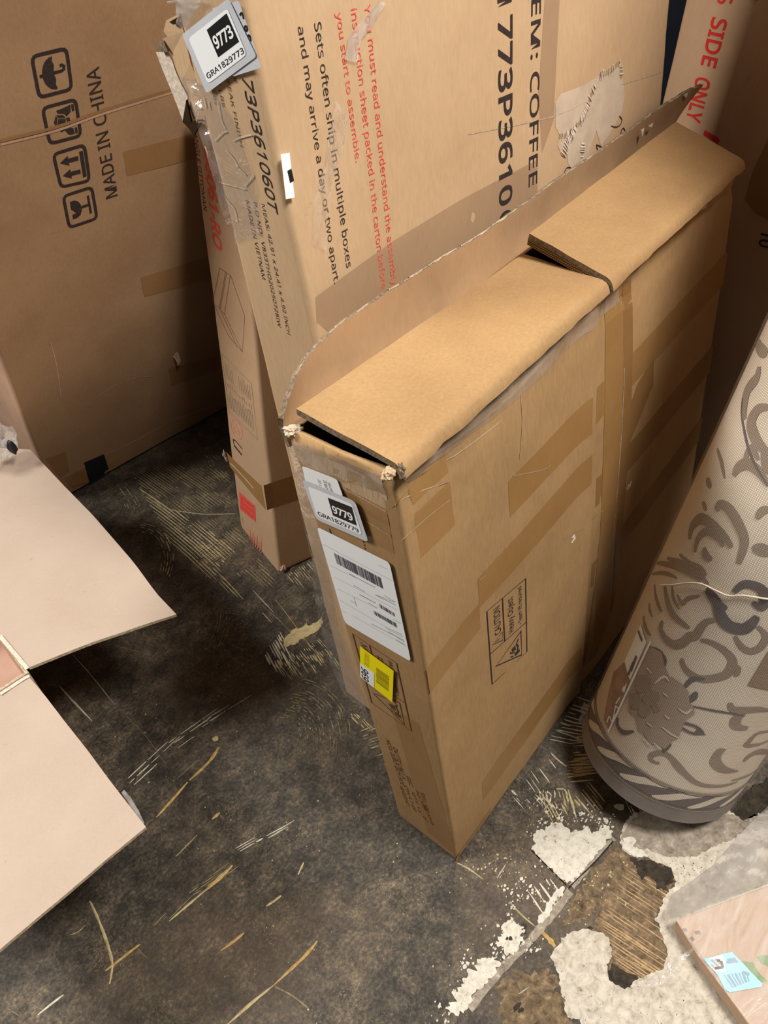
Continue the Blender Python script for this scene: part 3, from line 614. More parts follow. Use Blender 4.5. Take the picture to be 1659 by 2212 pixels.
flakes(fk, [(320, 1080), (420, 1180), (540, 1330), (640, 1500), (480, 1440)], (50, 50), 130, .0004, .0020)
flakes(fk, C3([(400, 700), (520, 560), (640, 500), (600, 700), (480, 760)]), (30, 30), 120, .0006, .0026)
flakes(fk, K1([(700, 1500), (640, 1600), (900, 1250), (1000, 1200), (500, 1560)]), (25, 20), 90, .0006, .003)
fw.build('white_flakes', M['ridge_white'], floor)['kind'] = 'stuff'; fk.build('tan_flakes', M['ridge'], floor)['kind'] = 'stuff'; fd.build('dark_flakes', M['dark_patch'], floor)['kind'] = 'stuff'

# ================================================================== the labelled carton (front, standing)
HT = 0.722
X1 = 0.750
b4 = [V((0.004, 0.001, 0)), V((X1, 0.001, 0)), V((X1, 0.112, 0)), V((0.010, 0.112, 0))]
t4 = [V((-0.002, 0.000, HT)), V((X1 - .003, 0.002, HT)), V((X1 - .003, 0.122, HT)), V((-0.003, 0.124, HT))]
A = thing('shipping_carton', (0.37, 0.06, 0), 'standing brown carton with white shipping label, yellow 969 sticker and open top flaps', 'carton')
def dentA(p):
    d = V((0, 0, 0))
    if p.y < 0.02:                                   # belly of the big front face, vertical fold in the middle
        d.y -= 0.006 * math.sin(math.pi * min(1, max(0, p.x / X1))) * math.sin(math.pi * min(1, max(0, p.z / HT)))
        d.y += 0.006 * math.exp(-((p.x - 0.368) / 0.012) ** 2) - 0.005 * math.exp(-((p.x - 0.350) / 0.02) ** 2)
        if p.z > 0.6: d.y += 0.004 * math.exp(-((p.z - 0.682 - 0.012 * nz((p.x, 0, 0), 7)) / 0.006) ** 2)
    if p.x < 0.02 and p.z > 0.655:                    # crushed folds under the top edge of the end
        d.x += 0.0026 * math.sin(p.z * 230 + p.y * 46) * min(1, (p.z - 0.655) / 0.03)
    if p.z > HT - 0.03 and p.x < 0.03: d.z -= 0.002 * max(0, 1 - abs(p.y - 0.075) / 0.05)
    return d
bmA = shell(b4, t4, 0.018, 0.0045, 0.0013, 1.7, True, dentA); bvA = to_bvh(bmA); vv, ff = bm_data(bmA)
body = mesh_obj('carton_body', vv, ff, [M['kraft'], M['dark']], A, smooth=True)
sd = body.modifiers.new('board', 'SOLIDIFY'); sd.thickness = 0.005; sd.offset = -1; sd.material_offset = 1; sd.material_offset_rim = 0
FA = Surf((0, 0.001, 0.3), (0, -1, 0), bvA)          # big face
EA = Surf((0.003, 0.06, 0.3), (-1, 0, 0), bvA)       # labelled end
# top flaps, hinged on the front edge
def flap(name, h0, h1, q0, q1, seed, mats, bow=0.0, n=26, m=10):
    hin = [at_z(*h0[:2], h0[2]), at_z(*h1[:2], h1[2])]; far = [at_z(*q0[:2], q0[2]), at_z(*q1[:2], q1[2])]
    rows = []
    for i in range(m + 1):
        t = i / m; row = []
        for j in range(n + 1):
            s = j / n; p = hin[0].lerp(hin[1], s).lerp(far[0].lerp(far[1], s), t)
            p = p + V((0, 0, bow * math.sin(math.pi * t) + 0.0010 * nz(p, 16, seed) + 0.0005 * nz(p, 50, seed)))
            row.append(p)
        rows.append(row)
    lip = []                                          # fold rolling over the box edge and down the face
    for k in range(5, 0, -1):
        a = k / 5 * 1.5
        row = []
        for j in range(n + 1):
            h = rows[0][j]; r0 = 0.0038 + 0.0012 * nz(h, 30, seed + 4)
            row.append(V((h.x, h.y - r0 * math.sin(a) - 0.0006 * nz(h, 60, k), h.z - r0 * (1 - math.cos(a)) * 1.3 - 0.0015 * k * (0.5 + 0.5 * nz(h, 22, seed)))))
        lip.append(row)
    return sheet(name, lip + rows, 0.0068, mats, A), hin, far
FL = [M['kraft_in'], M['edge'], M['kraft']]
flap('top_flap', (852, 1012, .726), (1299, 616, .724), (642, 897, .734), (1131, 561, .718), 3.0, FL)
o2, hin2, far2 = flap('top_flap', (1306, 609, .728), (1594, 350, .727), (1141, 516, .750), (1458, 273, .736), 5.0, FL)
# corrugation showing at the cut end of the higher flap
Lc = (far2[0] - hin2[0]); ec = Lc.normalized(); nc = V((0, 0, 1)); nc = (nc - ec * nc.dot(ec)).normalized(); oc = ec.cross(nc).normalized()
if oc.x > 0: oc = -oc
g1 = Geo(); g2 = Geo()
for layer in (0, 1):
    zc = -0.0019 - layer * 0.0031
    pts = [hin2[0] + ec * (Lc.length * i / 72) + nc * (zc + 0.0013 * (1 if i % 2 else -1)) + oc * 0.0006 for i in range(73)]
    v, f = ribbon_geo(pts, 0.0005, oc); g1.add(v, f)
for zc in (-0.0003, -0.0035, -0.0066):
    v, f = ribbon_geo([hin2[0] + ec * (Lc.length * i / 12) + nc * zc + oc * 0.0008 for i in range(13)], 0.0005, oc); g1.add(v, f)
v, f = ribbon_geo([hin2[0] + ec * (Lc.length * i / 12) + nc * -0.0034 + oc * 0.0003 for i in range(13)], 0.0068, oc); g2.add(v, f)
g2.build('cut_edge_shade', M['core'], o2); g1.build('corrugation', M['flute'], o2)  # dark backing strip painted as the shade between the flutes
# the far flap standing up against the carton behind
edge_px = [(612, 905), (622, 868), (640, 815), (668, 768), (705, 728), (760, 683), (830, 637), (890, 600), (960, 555), (1040, 508), (1120, 452), (1200, 393), (1290, 332), (1360, 282), (1430, 232), (1490, 196), (1520, 183)]
up = []
for i, q in enumerate(edge_px):
    y = 0.152 - 0.016 * max(0, (i - 8) / 8)
    if i < 4: y = (0.143, 0.144, 0.147, 0.150)[i]
    up.append(on_plane(q[0], q[1], V((0, y, 0)), V((0, 1, 0))))
up = resample(up, 110)
up = [p + V((0, 0, 0.0016 * nz(p, 70, 3) + 0.0012 * nz(p, 160, 5))) for p in up]
lo = [V((min(p.x, X1 + 0.5 * max(0, p.x - X1)), 0.143, min(p.z - 0.002, HT - 0.034 + 0.02 * max(0, p.x - X1) / 0.18))) for p in up]
rows = []
for i in range(9):
    t = i / 8; rows.append([a.lerp(b, t) + V((0, 0.004 * math.sin(math.pi * t), 0)) for a, b in zip(lo, up)])
sheet('raised_flap', [r[::-1] for r in rows], 0.005, [M['kraft_flap'], M['edge'], M['kraft']], A)
ge = Geo(); rd = random.Random(3)                     # fuzzy torn paper along the raised edge
for i in range(0, len(up) - 3):
    if rd.random() < 0.55:
        a, b = up[i], up[min(len(up) - 1, i + rd.randint(1, 3))]; hgt = rd.uniform(.0003, .0016)
        ge.add([a + V((0, .001, -.001)), b + V((0, .001, -.001)), b + V((0, .002, hgt * rd.uniform(.2, 1))), a + V((0, .002, hgt)), a + V((0, .005, -.001)), b + V((0, .005, -.001))], [[0, 1, 2, 3], [3, 2, 5, 4]])
ge.build('torn_edge', M['edge_light'], A)['kind'] = 'stuff'
gl = Geo()
for px in ([(1385, 280), (1392, 276), (1388, 296)], [(1400, 272), (1412, 264), (1408, 275)], [(1476, 205), (1488, 198), (1482, 212)]):
    P = [on_plane(*q, V((0, .137, 0)), V((0, 1, 0))) for q in px]; gl.add(P, [[0, 1, 2]])
gl.each('paper_shred', M['torn_and_glint_white'], A)
# crumpled torn corner where the raised flap tears off
def wad(name, c, r, mat, parent, seed, sq=(1, 1, 1), amp=0.5, sub=3):
    bm = bmesh.new(); bmesh.ops.create_icosphere(bm, subdivisions=sub, radius=1.0)
    for v in bm.verts:
        n = v.co.normalized(); k = 1 + amp * noise.noise(n * 1.7 + V((seed, 0, 0))) + amp * 0.6 * noise.noise(n * 4.1 + V((0, seed, 0))) + amp * 0.3 * noise.noise(n * 9 + V((seed, seed, 0)))
        v.co = V((n.x * sq[0], n.y * sq[1], n.z * sq[2])) * r * k + V(c)
    vs, fs = bm_data(bm); bm.free(); return mesh_obj(name, vs, fs, mat, parent)
wad('torn_corner', at_z(622, 928, .722) + V((0, -.004, 0)), 0.0055, M['torn'], A, 2.2, (1.0, 1.2, 0.8), 0.8)
wad('torn_corner', at_z(646, 925, .722) + V((-.002, 0.002, 0)), 0.0045, M['edge_light'], A, 4.2, (1.4, 1.2, 0.7), 0.8)
wad('torn_corner', at_z(866, 1012, .728) + V((0.0, 0.0, -.004)), 0.0050, M['edge'], A, 6.2, (.7, .8, 1.5), 0.6)
wad('torn_corner', at_z(842, 1020, .727) + V((0.002, 0.003, -.004)), 0.0060, M['tape_edge'], A, 8.1, (1.3, .9, .8), 0.5)
# tapes on the big face (run round the carton), the middle seam and the edge tape
def strip(surf, px, off, mat, name, parent, step=0.018): return polypx(surf, px, off, mat, name, parent, step)
def zstrip(z0, z1, x0, x1, off, mat, name, skew=0.0):
    return poly(FA, [V((x0, 0, z0)), V((x1, 0, z0 + skew)), V((x1, 0, z1 + skew)), V((x0, 0, z1))], off, mat, name, A, 0.018)
zstrip(0.604, 0.690, -0.001, 0.070, 0.0006, M['tape'], 'tape_strip'); zstrip(0.540, 0.592, 0.165, 0.75, 0.0006, M['tape'], 'tape_strip', 0.0)
zstrip(0.405, 0.448, 0.0, 0.10, 0.0006, M['tape'], 'tape_strip', 0.012); zstrip(0.452, 0.500, 0.10, 0.345, 0.0006, M['tape'], 'tape_strip', 0.006)
zstrip(0.395, 0.445, 0.372, 0.75, 0.0006, M['tape_dark'], 'tape_strip', -0.006); zstrip(0.235, 0.285, 0.372, 0.75, 0.0006, M['tape_dark'], 'tape_strip', 0.02)
zstrip(0.062, 0.112, 0.075, 0.36, 0.0006, M['tape'], 'tape_strip', 0.02); zstrip(0.0, 0.012, 0.0, 0.09, 0.0009, M['tape'], 'tape_strip', 0.004)
strip(FA, [(1307, 640), (1345, 606), (1341, 900), (1312, 1340), (1285, 1420), (1262, 1440), (1290, 1150), (1300, 900)], 0.0009, M['tape'], 'seam_tape', A)
strip(FA, [(1342, 612), (1362, 600), (1357, 860), (1330, 1260), (1316, 1330), (1338, 900)], 0.0012, M['tape_dark'], 'seam_tape', A)
strip(FA, [(1372, 826), (1407, 772), (1405, 830), (1350, 960), (1340, 955), (1352, 880)], 0.0009, M['tape_dark'], 'seam_tape', A)
gs = Geo(); stroke(FA, gs, [(1338, 650), (1341, 800), (1335, 930), (1326, 1050), (1315, 1200), (1300, 1330)], 0.0014, 0.0016); gs.build('seam_ridge', M['edge_light'], A)
gs = Geo(); stroke(FA, gs, [(880, 1006), (940, 968), (1010, 905), (1060, 868), (1120, 815), (1180, 760), (1235, 705)], 0.0035, 0.0012, k=4); gs.build('edge_crease', M['edge'], A)
gs = Geo(); stroke(FA, gs, [(862, 1020), (940, 972), (1050, 900), (1150, 800), (1250, 690), (1320, 632)], 0.006, 0.0008, k=4); gs.build('edge_tape', M['tape_edge'], A)
gs = Geo()
for px in ([(860, 1030), (930, 985), (1010, 938)], [(1100, 1025), (1165, 1012), (1182, 1000)], [(1210, 1160), (1250, 1135), (1295, 1100)], [(1120, 850), (1122, 905), (1114, 990)], [(1030, 1250), (1045, 1240)]): stroke(FA, gs, px, 0.0012, 0.0012, k=3)
for px in ([(850, 1092), (905, 1062), (965, 1038)], [(866, 1165), (915, 1120), (966, 1078)], [(880, 1040), (980, 985), (1080, 905)]): stroke(FA, gs, px, 0.0012, 0.0014, k=3)
for px in ([(650, 978), (760, 1030), (838, 1078)], [(655, 1000), (750, 1045), (842, 1098)], [(700, 1002), (790, 1042), (830, 1062)], [(660, 1030), (640, 960)], [(800, 1120), (850, 1150)]): stroke(EA, gs, px, 0.0014, 0.0014, k=3)
gs.each('tape_crease_and_glint', M['tape_edge'], A)
wad('torn_spot', FA.px(1232, 1158) + V((0, -.004, 0)), 0.010, M['torn_and_glint_white'], A, 3.0, (1.7, .25, .7), 0.7, 2)
wad('torn_spot', FA.px(1352, 1047) + V((0, -.004, 0)), 0.007, M['torn_and_glint_white'], A, 5.0, (1.2, .25, .8), 0.7, 2)
wad('torn_spot', FA.px(1512, 441) + V((0, -.004, 0)), 0.007, M['torn_and_glint_white'], A, 7.0, (1.6, .4, .8), 0.6, 2)
# end face: tape, film, labels
strip(EA, [(640, 940), (835, 1025), (843, 1095), (652, 990)], 0.0006, M['tape_edge'], 'edge_tape', A, 0.008)
strip(EA, [(652, 990), (842, 1090), (858, 1190), (676, 1105)], 0.0005, M['tape'], 'tape_strip', A, 0.008)
strip(EA, [(845, 1530), (905, 1560), (985, 1850), (920, 1800)], 0.0004, M['tape'], 'tape_strip', A, 0.012)
CE = lambda pts: crop(660, 1330, 4.0225, pts)
def caution(surf, px, wmul=1.0, words=True):
    q = Quad(surf, px); g = Geo(); w_ = 0.0016 * wmul; o = 0.0010
    q.line(g, [(0, 0), (1, 0), (1, 1), (0, 1)], w_, o, True); q.line(g, [(.43, 0), (.43, 1)], w_ * .8, o); q.line(g, [(.43, .61), (1, .61)], w_ * 1.2, o)
    q.line(g, [(.03, .16), (.37, .16), (.20, .87)], w_ * 1.3, o, True)
    q.line(g, [(.47, .66), (.58, .66), (.525, .92)], w_ * .6, o, True); q.fill(g, [(.52, .72), (.53, .72), (.53, .84), (.52, .84)], o)
    # hand and load pictogram
    q.fill(g, [(.10, .22), (.15, .22), (.15, .36), (.10, .36)], o); q.line(g, [(.15, .28), (.20, .26), (.25, .30), (.30, .24)], w_ * 1.6, o)
    q.fill(g, [(.18, .32), (.25, .34), (.24, .44), (.19, .42)], o); q.line(g, [(.16, .36), (.19, .46), (.22, .48)], w_, o); q.line(g, [(.12, .40), (.15, .48)], w_, o)
    if words:
        for s, x0, x1, y, hh in (('CAUTION', .60, .95, .69, .19), ('Heavy Object', .47, .92, .36, .17), ('\u2022 Team lift required', .47, .96, .12, .12)):
            a, b = q(x0, y), q(x1, y); yd = (q(x0, y + .1) - a).normalized(); text(surf, s, a, b, None, A, o, 0.01, h=(q(x0, y + hh) - a).length, ydir=yd, g=g)
    return g.build('caution_print', M['ink'] if wmul > 0.95 else M['ink2'], A)
caution(FA, crop(1000, 1200, 5.53, [(730, 1130), (705, 255), (262, 655), (330, 1525)]), 1.1)
caution(EA, CE([(925, 1000), (800, 400), (415, 150), (570, 760)]), 0.9)
def label_pts(px, r=0.08): return rounded(px, r, 3)
C7 = lambda pts: crop(600, 900, 4.1475, pts)
EAs = Surf((-0.0008, .06, .5), (-1, .02, -.0125))
upl = polypx(EAs, label_pts(C7([(230, 425), (545, 548), (602, 705), (268, 590)]), 0.12), 0.0024, M['paper'], 'small_label', A, 0.01)
for i, (a, b) in enumerate((((375, 545), (395, 640)), ((420, 550), (448, 650)), ((462, 570), (492, 655)))):
    a, b = C7([a, b]); text(EAs, ('20 LBS', 'Item', 'Ajust')[i], a, b, M['mid_print'], upl, 0.0028, hs=1.0)
stk = polypx(EAs, label_pts(C7([(232, 540), (712, 742), (832, 1112), (362, 905)]), 0.10), 0.0030, M['sticker'], 'inventory_sticker', A, 0.01); stk['label'] = 'grey-edged inventory sticker reading 9779'
polypx(EAs, label_pts(C7([(288, 604), (688, 768), (778, 1046), (372, 876)]), 0.09), 0.0033, M['paper'], 'sticker_face', stk, 0.01)
polypx(EAs, C7([(470, 706), (684, 790), (728, 956), (516, 866)]), 0.0036, M['black'], 'number_block', stk, 0.01)
text(EAs, '9779', *C7([(522, 838), (702, 915)]), M['paper'], stk, 0.0039, 0.030, h=(EAs.px(*C7([(522, 838)])[0]) - EAs.px(*C7([(488, 735)])[0])).length * 0.80)
text(EAs, 'GRA1829779', *C7([(386, 866), (748, 1022)]), M['black'], stk, 0.0036, 0.004, h=(EAs.px(*C7([(386, 866)])[0]) - EAs.px(*C7([(374, 820)])[0])).length * 1.05)
shp = polypx(EAs, label_pts([(685.5, 1136), (843, 1214), (889.5, 1428.5), (746, 1344)], 0.05), 0.0011, M['paper'], 'shipping_label', A, 0.012); shp['label'] = 'white shipping label with three barcodes'
CS = lambda pts: crop(680, 1130, 7.136, pts)
gb = Geo(); barcode(Quad(EAs, CS([(355, 610), (1072, 1002), (1030, 830), (305, 442)])), gb, 0.0015, 60, 2); gb.build('barcode', M['mid_print'], shp)
gb = Geo(); barcode(Quad(EAs, CS([(1015, 1290), (1255, 1432), (1240, 1375), (998, 1222)])), gb, 0.0015, 34, 3); gb.build('barcode', M['mid_print'], shp)
gb = Geo(); barcode(Quad(EAs, CS([(930, 1395), (1295, 1608), (1275, 1535), (912, 1330)])), gb, 0.0015, 44, 4); gb.build('barcode', M['mid_print'], shp)
gq = Geo()
for a, b in (((130, 310), (1215, 880)), ((255, 640), (520, 775)), ((320, 820), (1270, 1320)), ((365, 1000), (970, 1300)), ((405, 1180), (1110, 1590)), ((435, 1340), (515, 1375)), ((590, 1410), (1430, 1890)), ((610, 1120), (655, 1270))): stroke(EAs, gq, CS([a, b]), 0.0005, 0.0014)
for a, b, w_ in (((540, 770), (935, 975), .0012), ((610, 945), (780, 1045), .001), ((700, 1085), (950, 1220), .0012), ((720, 1100), (940, 1215), .0007), ((945, 1090), (1240, 1205), .0008), ((955, 1100), (1260, 1250), .001), ((1080, 1100), (1240, 1195), .0008), ((560, 1180), (640, 1230), .0008), ((830, 1210), (960, 1290), .0008), ((1100, 1590), (1350, 1700), .0008), ((1110, 1610), (1360, 1735), .0008), ((880, 1540), (1380, 1790), .001), ((1150, 1660), (1385, 1815), .001), ((1260, 1780), (1390, 1855), .0012), ((1215, 1470), (1330, 1530), .0009), ((990, 630), (1140, 700), .0005)): stroke(EAs, gq, CS([a, b]), w_, 0.0014)
gq.build('fine_print', M['grey_print'], shp)
text(EAs, '1 - Z00001', *CS([(500, 745), (640, 835)]), M['mid_print'], shp, 0.0015, hs=0.8)
CY = lambda pts: crop(760, 1360, 9.214, pts)
yel = polypx(EAs, CY([(178, 305), (852, 800), (825, 1430), (190, 915)]), 0.0018, M['yellow'], 'yellow_sticker', A, 0.01); yel['label'] = 'bright yellow sticker with 969 on a white corner'
polypx(EAs, CY([(184, 640), (466, 845), (464, 1138), (190, 915)]), 0.0021, M['paper'], 'white_corner', yel, 0.01)
text(EAs, '969', *CY([(212, 700), (225, 925)]), M['black'], yel, 0.0024, 0.012, h=(EAs.px(*CY([(212, 700)])[0]) - EAs.px(*CY([(395, 850)])[0])).length * 0.92, ydir=(EAs.px(*CY([(395, 850)])[0]) - EAs.px(*CY([(212, 700)])[0])).normalized())
gb = Geo(); barcode(Quad(EAs, CY([(505, 725), (505, 1040), (745, 1215), (755, 905)])), gb, 0.0022, 26, 6); gb.build('barcode', M['olive'], yel)
text(EAs, 'HD/2/26', *CY([(280, 420), (265, 660)]), M['olive'], yel, 0.0022, hs=0.55); text(EAs, '1220739', *CY([(325, 450), (320, 700)]), M['olive'], yel, 0.0022, hs=0.55)
CB = lambda pts: crop(800, 1570, 9.217, pts)
for s, a, b, hh in (('KCD: ZIBO GCH 5CC', (290, 262), (580, 1180), 80), ('DAYTZ LRA1 X', (430, 410), (610, 1050), 90), ('GSC', (690, 985), (760, 1185), 90), ('VENDOR 4T1', (540, 1190), (690, 1600), 80), ('CTN 4 7 OF', (640, 1180), (830, 1700), 70), ('QTY 12', (800, 1310), (940, 1720), 60), ('PO: KBA 7719', (870, 1265), (1200, 1960), 70), ('SKU 180', (985, 1300), (1090, 1700), 80), ('NW 2', (1010, 1800), (1110, 1920), 60)):
    a, b = CB([a, b]); p0 = EA.px(*a); text(EA, s, a, b, M['ink2'], A, 0.0010, 0.008, h=hh / 9.217 * 0.00095)
gs = Geo()
for px in (C7([(485, 985), (495, 1020), (505, 1045)]), C7([(790, 1095), (800, 1150), (815, 1210)])):
    for i in range(5):
        t = i / 4; a = (px[0][0] + (px[2][0] - px[0][0]) * t, px[0][1] + (px[2][1] - px[0][1]) * t); stroke(EA, gs, [a, (a[0] + 2.5, a[1] + 2.0)], 0.0022, 0.0008)
gs.each('printed_mark', M['ink'], A)
# clear film down the left edge
def film_strip(name, surf, px_a, px_b, off, mat, parent, n=24, m=5, amp=0.003, seed=1.0):
    a = resample([surf.px(*p) for p in px_a], n); b = resample([surf.px(*p) for p in px_b], n); vs = []; fs = []
    for i in range(n + 1):
        for j in range(m + 1):
            p = a[i].lerp(b[i], j / m); q = surf.snap(p, off) if surf.bvh else p + surf.n * off
            vs.append(q + surf.n * (amp * (0.5 + 0.5 * nz(p, 60, seed)) + amp * 0.6 * abs(nz(p, 150, seed))))
    for i in range(n):
        for j in range(m): k = i * (m + 1) + j; fs.append([k, k + 1, k + m + 2, k + m + 1])
    return mesh_obj(name, vs, fs, mat, parent, smooth=True)
film_strip('clear_tape', EA, [(630, 940), (760, 985), (838, 1015)], [(645, 975), (760, 1030), (842, 1062)], 0.001, M['film_tape'], A, 20, 6, 0.002, 4.0)
film_strip('clear_tape', FA, [(866, 1010), (1060, 858), (1330, 618)], [(872, 1040), (1066, 900), (1335, 650)], 0.001, M['film_tape'], A, 40, 4, 0.0015, 7.0)

# ================================================================== the tall coffee-table carton behind it
o2_, D2, B2 = V((.121, .202, 0)), V((.838, .156, 0)), V((.135, .330, 0)); e2 = (D2 - o2_).normalized()
bb = [o2_, D2, D2 + (B2 - o2_) * 0.9, B2]; tt = [o2_ + V((0, 0, 1.09)), D2 + V((0, 0, 1.09)), D2 + V((.01, .10, 1.09)), o2_ + V((.011, .101, 1.09))]
Bc = thing('furniture_carton', (0.48, 0.24, 0), 'tall light brown carton printed with assembly notes and COFFEE, torn patch on its wide face', 'carton')
bmB = shell(bb, tt, 0.03, 0.008, 0.0013, 4.4); bvB = to_bvh(bmB); vv, ff = bm_data(bmB); mesh_obj('carton_body', vv, ff, M['coffee'], Bc, smooth=True)
nB = e2.cross(V((0, 0, 1))).normalized(); FB = Surf(o2_, nB, bvB)
lb = (B2 - o2_); nE = -(lb.normalized().cross(V((0, 0, 1)))).normalized()
if nE.x > 0: nE = -nE
EB = Surf(o2_, nE, bvB)
R = lambda pts: crop(330, 0, 2.9625, pts); Q = lambda pts: crop(380, 280, 3.318, pts); T5 = lambda pts: crop(1000, 0, 2.517, pts)
def dn(surf, s, a, b, mat, hpx, root, **kw):
    """text reading down; hpx = cap height in image px measured across the face"""
    p0 = surf.px(*a); ey = surf.n.cross((surf.px(*b) - p0).normalized()); q0, q1 = to_px(p0), to_px(p0 + ey * 0.01)
    return text(surf, s, a, b, mat, root, h=hpx / math.hypot(q1[0] - q0[0], q1[1] - q0[1]) * 0.01, **kw)
dn(FB, 'Sets often ship in multiple boxes', (678, 50), (749, 580), M['ink'], 19, Bc)
dn(FB, 'and may arrive a day or two apart.', (643, 58), (722, 614), M['ink'], 18, Bc)
dn(FB, 'You must read and understand the assembly', (785, 12), (846, 618), M['red'], 17, Bc)
dn(FB, 'instruction sheet packed in the carton before', (756, 20), (824, 626), M['red'], 17, Bc)
dn(FB, 'you start to assemble.', (725, 28), (768, 351), M['red'], 15, Bc)
dn(FB, '773P3610', (1076, 40), (1078, 449), M['ink'], 41, Bc, bold=0.018); dn(FB, 'M', (1074, -28), (1075, 15), M['ink'], 41, Bc, bold=0.018); dn(FB, '60T', (1078, 462), (1079, 600), M['ink'], 41, Bc, bold=0.018)
dn(FB, 'EM: COFFEE', (1149, 0), (1141, 405), M['ink'], 27, Bc, bold=0.010)
dn(EB, '73P361060T', R([(572, 480)])[0], R([(742, 1335)])[0], M['ink'], 27, Bc, slant=0.2, bold=0.006)
dn(EB, 'TEAK FINISH', R([(470, 500)])[0], R([(560, 935)])[0], M['ink2'], 9, Bc); dn(EB, '25 LBS', R([(405, 470)])[0], R([(445, 680)])[0], M['ink2'], 9, Bc); dn(EB, '63 LBS', R([(360, 500)])[0], R([(400, 668)])[0], M['ink2'], 9, Bc)
dn(EB, 'COF', R([(505, 440)])[0], R([(525, 530)])[0], M['ink2'], 9, Bc)
dn(EB, 'MEAS: 42.91 x 24.41 x 4.92 INCH', (564, 440), (620, 721), M['ink'], 10, Bc); dn(EB, 'P.O NO:  V833THO20250728IW', (546, 436), (600, 705), M['ink'], 10, Bc); dn(EB, 'MADE IN VIETNAM', (529, 432), (566, 602), M['ink'], 10, Bc)
# tape bands
polypx(FB, [(681, 642), (850, 520), (1000, 428), (1160, 345), (1160, 470), (960, 620), (690, 790)], 0.0005, M['tape_grey'], 'tape_band', Bc, 0.03)
polypx(FB, [(1180, -30), (1212, -30), (1195, 260), (1170, 330), (1163, 200)], 0.0005, M['tape_grey'], 'tape_strip', Bc, 0.03)
film_strip('clear_tape', EB, R([(190, 480), (320, 860), (420, 1200), (520, 1560)]), R([(380, 560), (560, 800), (660, 1160), (700, 1500)]), 0.001, M['film_tape'], Bc, 40, 10, 0.003, 2.0)
film_strip('clear_tape', FB, R([(1160, 640), (1100, 1000), (1020, 1300), (1010, 1560)]), R([(1250, 760), (1170, 1080), (1110, 1330), (1100, 1600)]), 0.001, M['film_tape'], Bc, 30, 5, 0.003, 3.0)
film_strip('clear_tape', FB, R([(1430, 0), (1330, 120), (1240, 230), (1215, 380)]), R([(1480, 20), (1400, 150), (1320, 240), (1290, 400)]), 0.001, M['film_haze'], Bc, 16, 5, 0.003, 3.5)
film_strip('clear_tape', EB, [(372, 0), (384, 34), (398, 60)], [(452, -10), (428, 28), (414, 54)], 0.002, M['film_haze'], Bc, 12, 6, 0.006, 5.0)
film_strip('clear_tape', EB, [(628, 960), (648, 1060), (672, 1200), (694, 1340), (722, 1440), (752, 1510)], [(655, 960), (690, 1130), (715, 1240), (740, 1370), (765, 1450), (800, 1540)], 0.002, M['film_tape'], Bc, 50, 5, 0.005, 6.0)
# pale worn edge line, crease lines; pale strokes paint highlights on the film folds
g = Geo(); stroke(FB, g, [(1010, 290), (1200, 250), (1310, 195), (1430, 155)], 0.0012, 0.0008, k=4); g.each('crease_line', M['edge_light'], Bc)
g = Geo()
for px in (R([(520, 900), (560, 880), (640, 858)]), R([(420, 1165), (500, 1185), (595, 1210)]), R([(350, 930), (390, 1040), (410, 1110)]), R([(590, 1190), (640, 1130), (640, 1110)]), R([(300, 700), (330, 780), (345, 860)]), R([(420, 640), (440, 760), (470, 820)]), R([(360, 640), (370, 700)]), R([(470, 960), (520, 1010), (560, 1090)]), R([(400, 900), (450, 850), (480, 840)]), R([(330, 620), (345, 690)]), R([(450, 1250), (520, 1330), (540, 1420)]), R([(540, 1060), (600, 1120)])): stroke(EB, g, px, 0.0014, 0.0032, k=3)
g.each('tape_crease_and_glint', M['torn_and_glint_white'], Bc)
# small white torn label on the fold edge
FBs = Surf(o2_ + nB * 0.0024, nB)
wl = polypx(FBs, [(604, 333), (623, 329), (634, 426), (615, 430)], 0.0016, M['paper'], 'label_scrap', Bc, 0.01); g = Geo(); stroke(FBs, g, [(622, 366), (625, 378), (628, 392)], 0.005, 0.0020, k=3); g.build('printed_mark', M['black'], wl)
# torn patch with the flutes laid bare
tp = polypx(FB, T5([(500, 560), (530, 510), (650, 465), (740, 410), (800, 372), (850, 340), (862, 400), (875, 520), (860, 600), (830, 660), (790, 730), (745, 795), (720, 705), (690, 800), (650, 900), (590, 938), (565, 880), (560, 830), (545, 850), (530, 840), (512, 790), (525, 740), (500, 690)]), 0.0008, M['torn'], 'torn_patch', Bc, 0.03)
g = Geo(); gf = Geo()
for px, wd in ((T5([(520, 740), (560, 735), (600, 700), (640, 655), (668, 600), (690, 530), (715, 470)]), 0.006), (T5([(540, 850), (560, 790), (590, 740), (605, 700)]), 0.010), (T5([(640, 890), (645, 830), (650, 780)]), 0.004), (T5([(740, 415), (800, 385), (852, 345), (858, 425)]), 0.006)):
    stroke(FB, g, px, wd, 0.0012, k=3)
    pts = smoothline(px, 5); P = [FB.px(*q) for q in pts]
    for i in range(0, len(P) - 1):
        if rd.random() < 0.3: continue
        t = (P[i + 1] - P[i]).normalized(); s = FB.n.cross(t); wd = wd * 0.6 + 0.4 * rd.uniform(.003, .011); a = P[i] - s * wd * .7 + t * wd * .1; b = P[i] + s * wd * .8 + t * wd * .4
        v, f = ribbon_geo([FB.snap(a, .0022), FB.snap(a.lerp(b, .5), .0040), FB.snap(b, .0022)], rd.uniform(.0012, .0026), FB.n); gf.add(v, f)
g.build('torn_groove', M['tape_edge'], tp); gf.build('bare_flutes', M['torn_and_glint_white'], tp)['kind'] = 'stuff'
g = Geo()
for px in (T5([(845, 630), (858, 650), (850, 675), (828, 690), (800, 685)]), T5([(850, 742), (856, 705), (868, 697), (878, 720)]), T5([(710, 835), (755, 808), (720, 788), (735, 830)]), T5([(545, 938), (560, 912), (582, 910)]), T5([(680, 862), (676, 868)]), T5([(694, 850), (690, 858)])): stroke(FB, g, px, 0.0016, 0.0014, k=3)
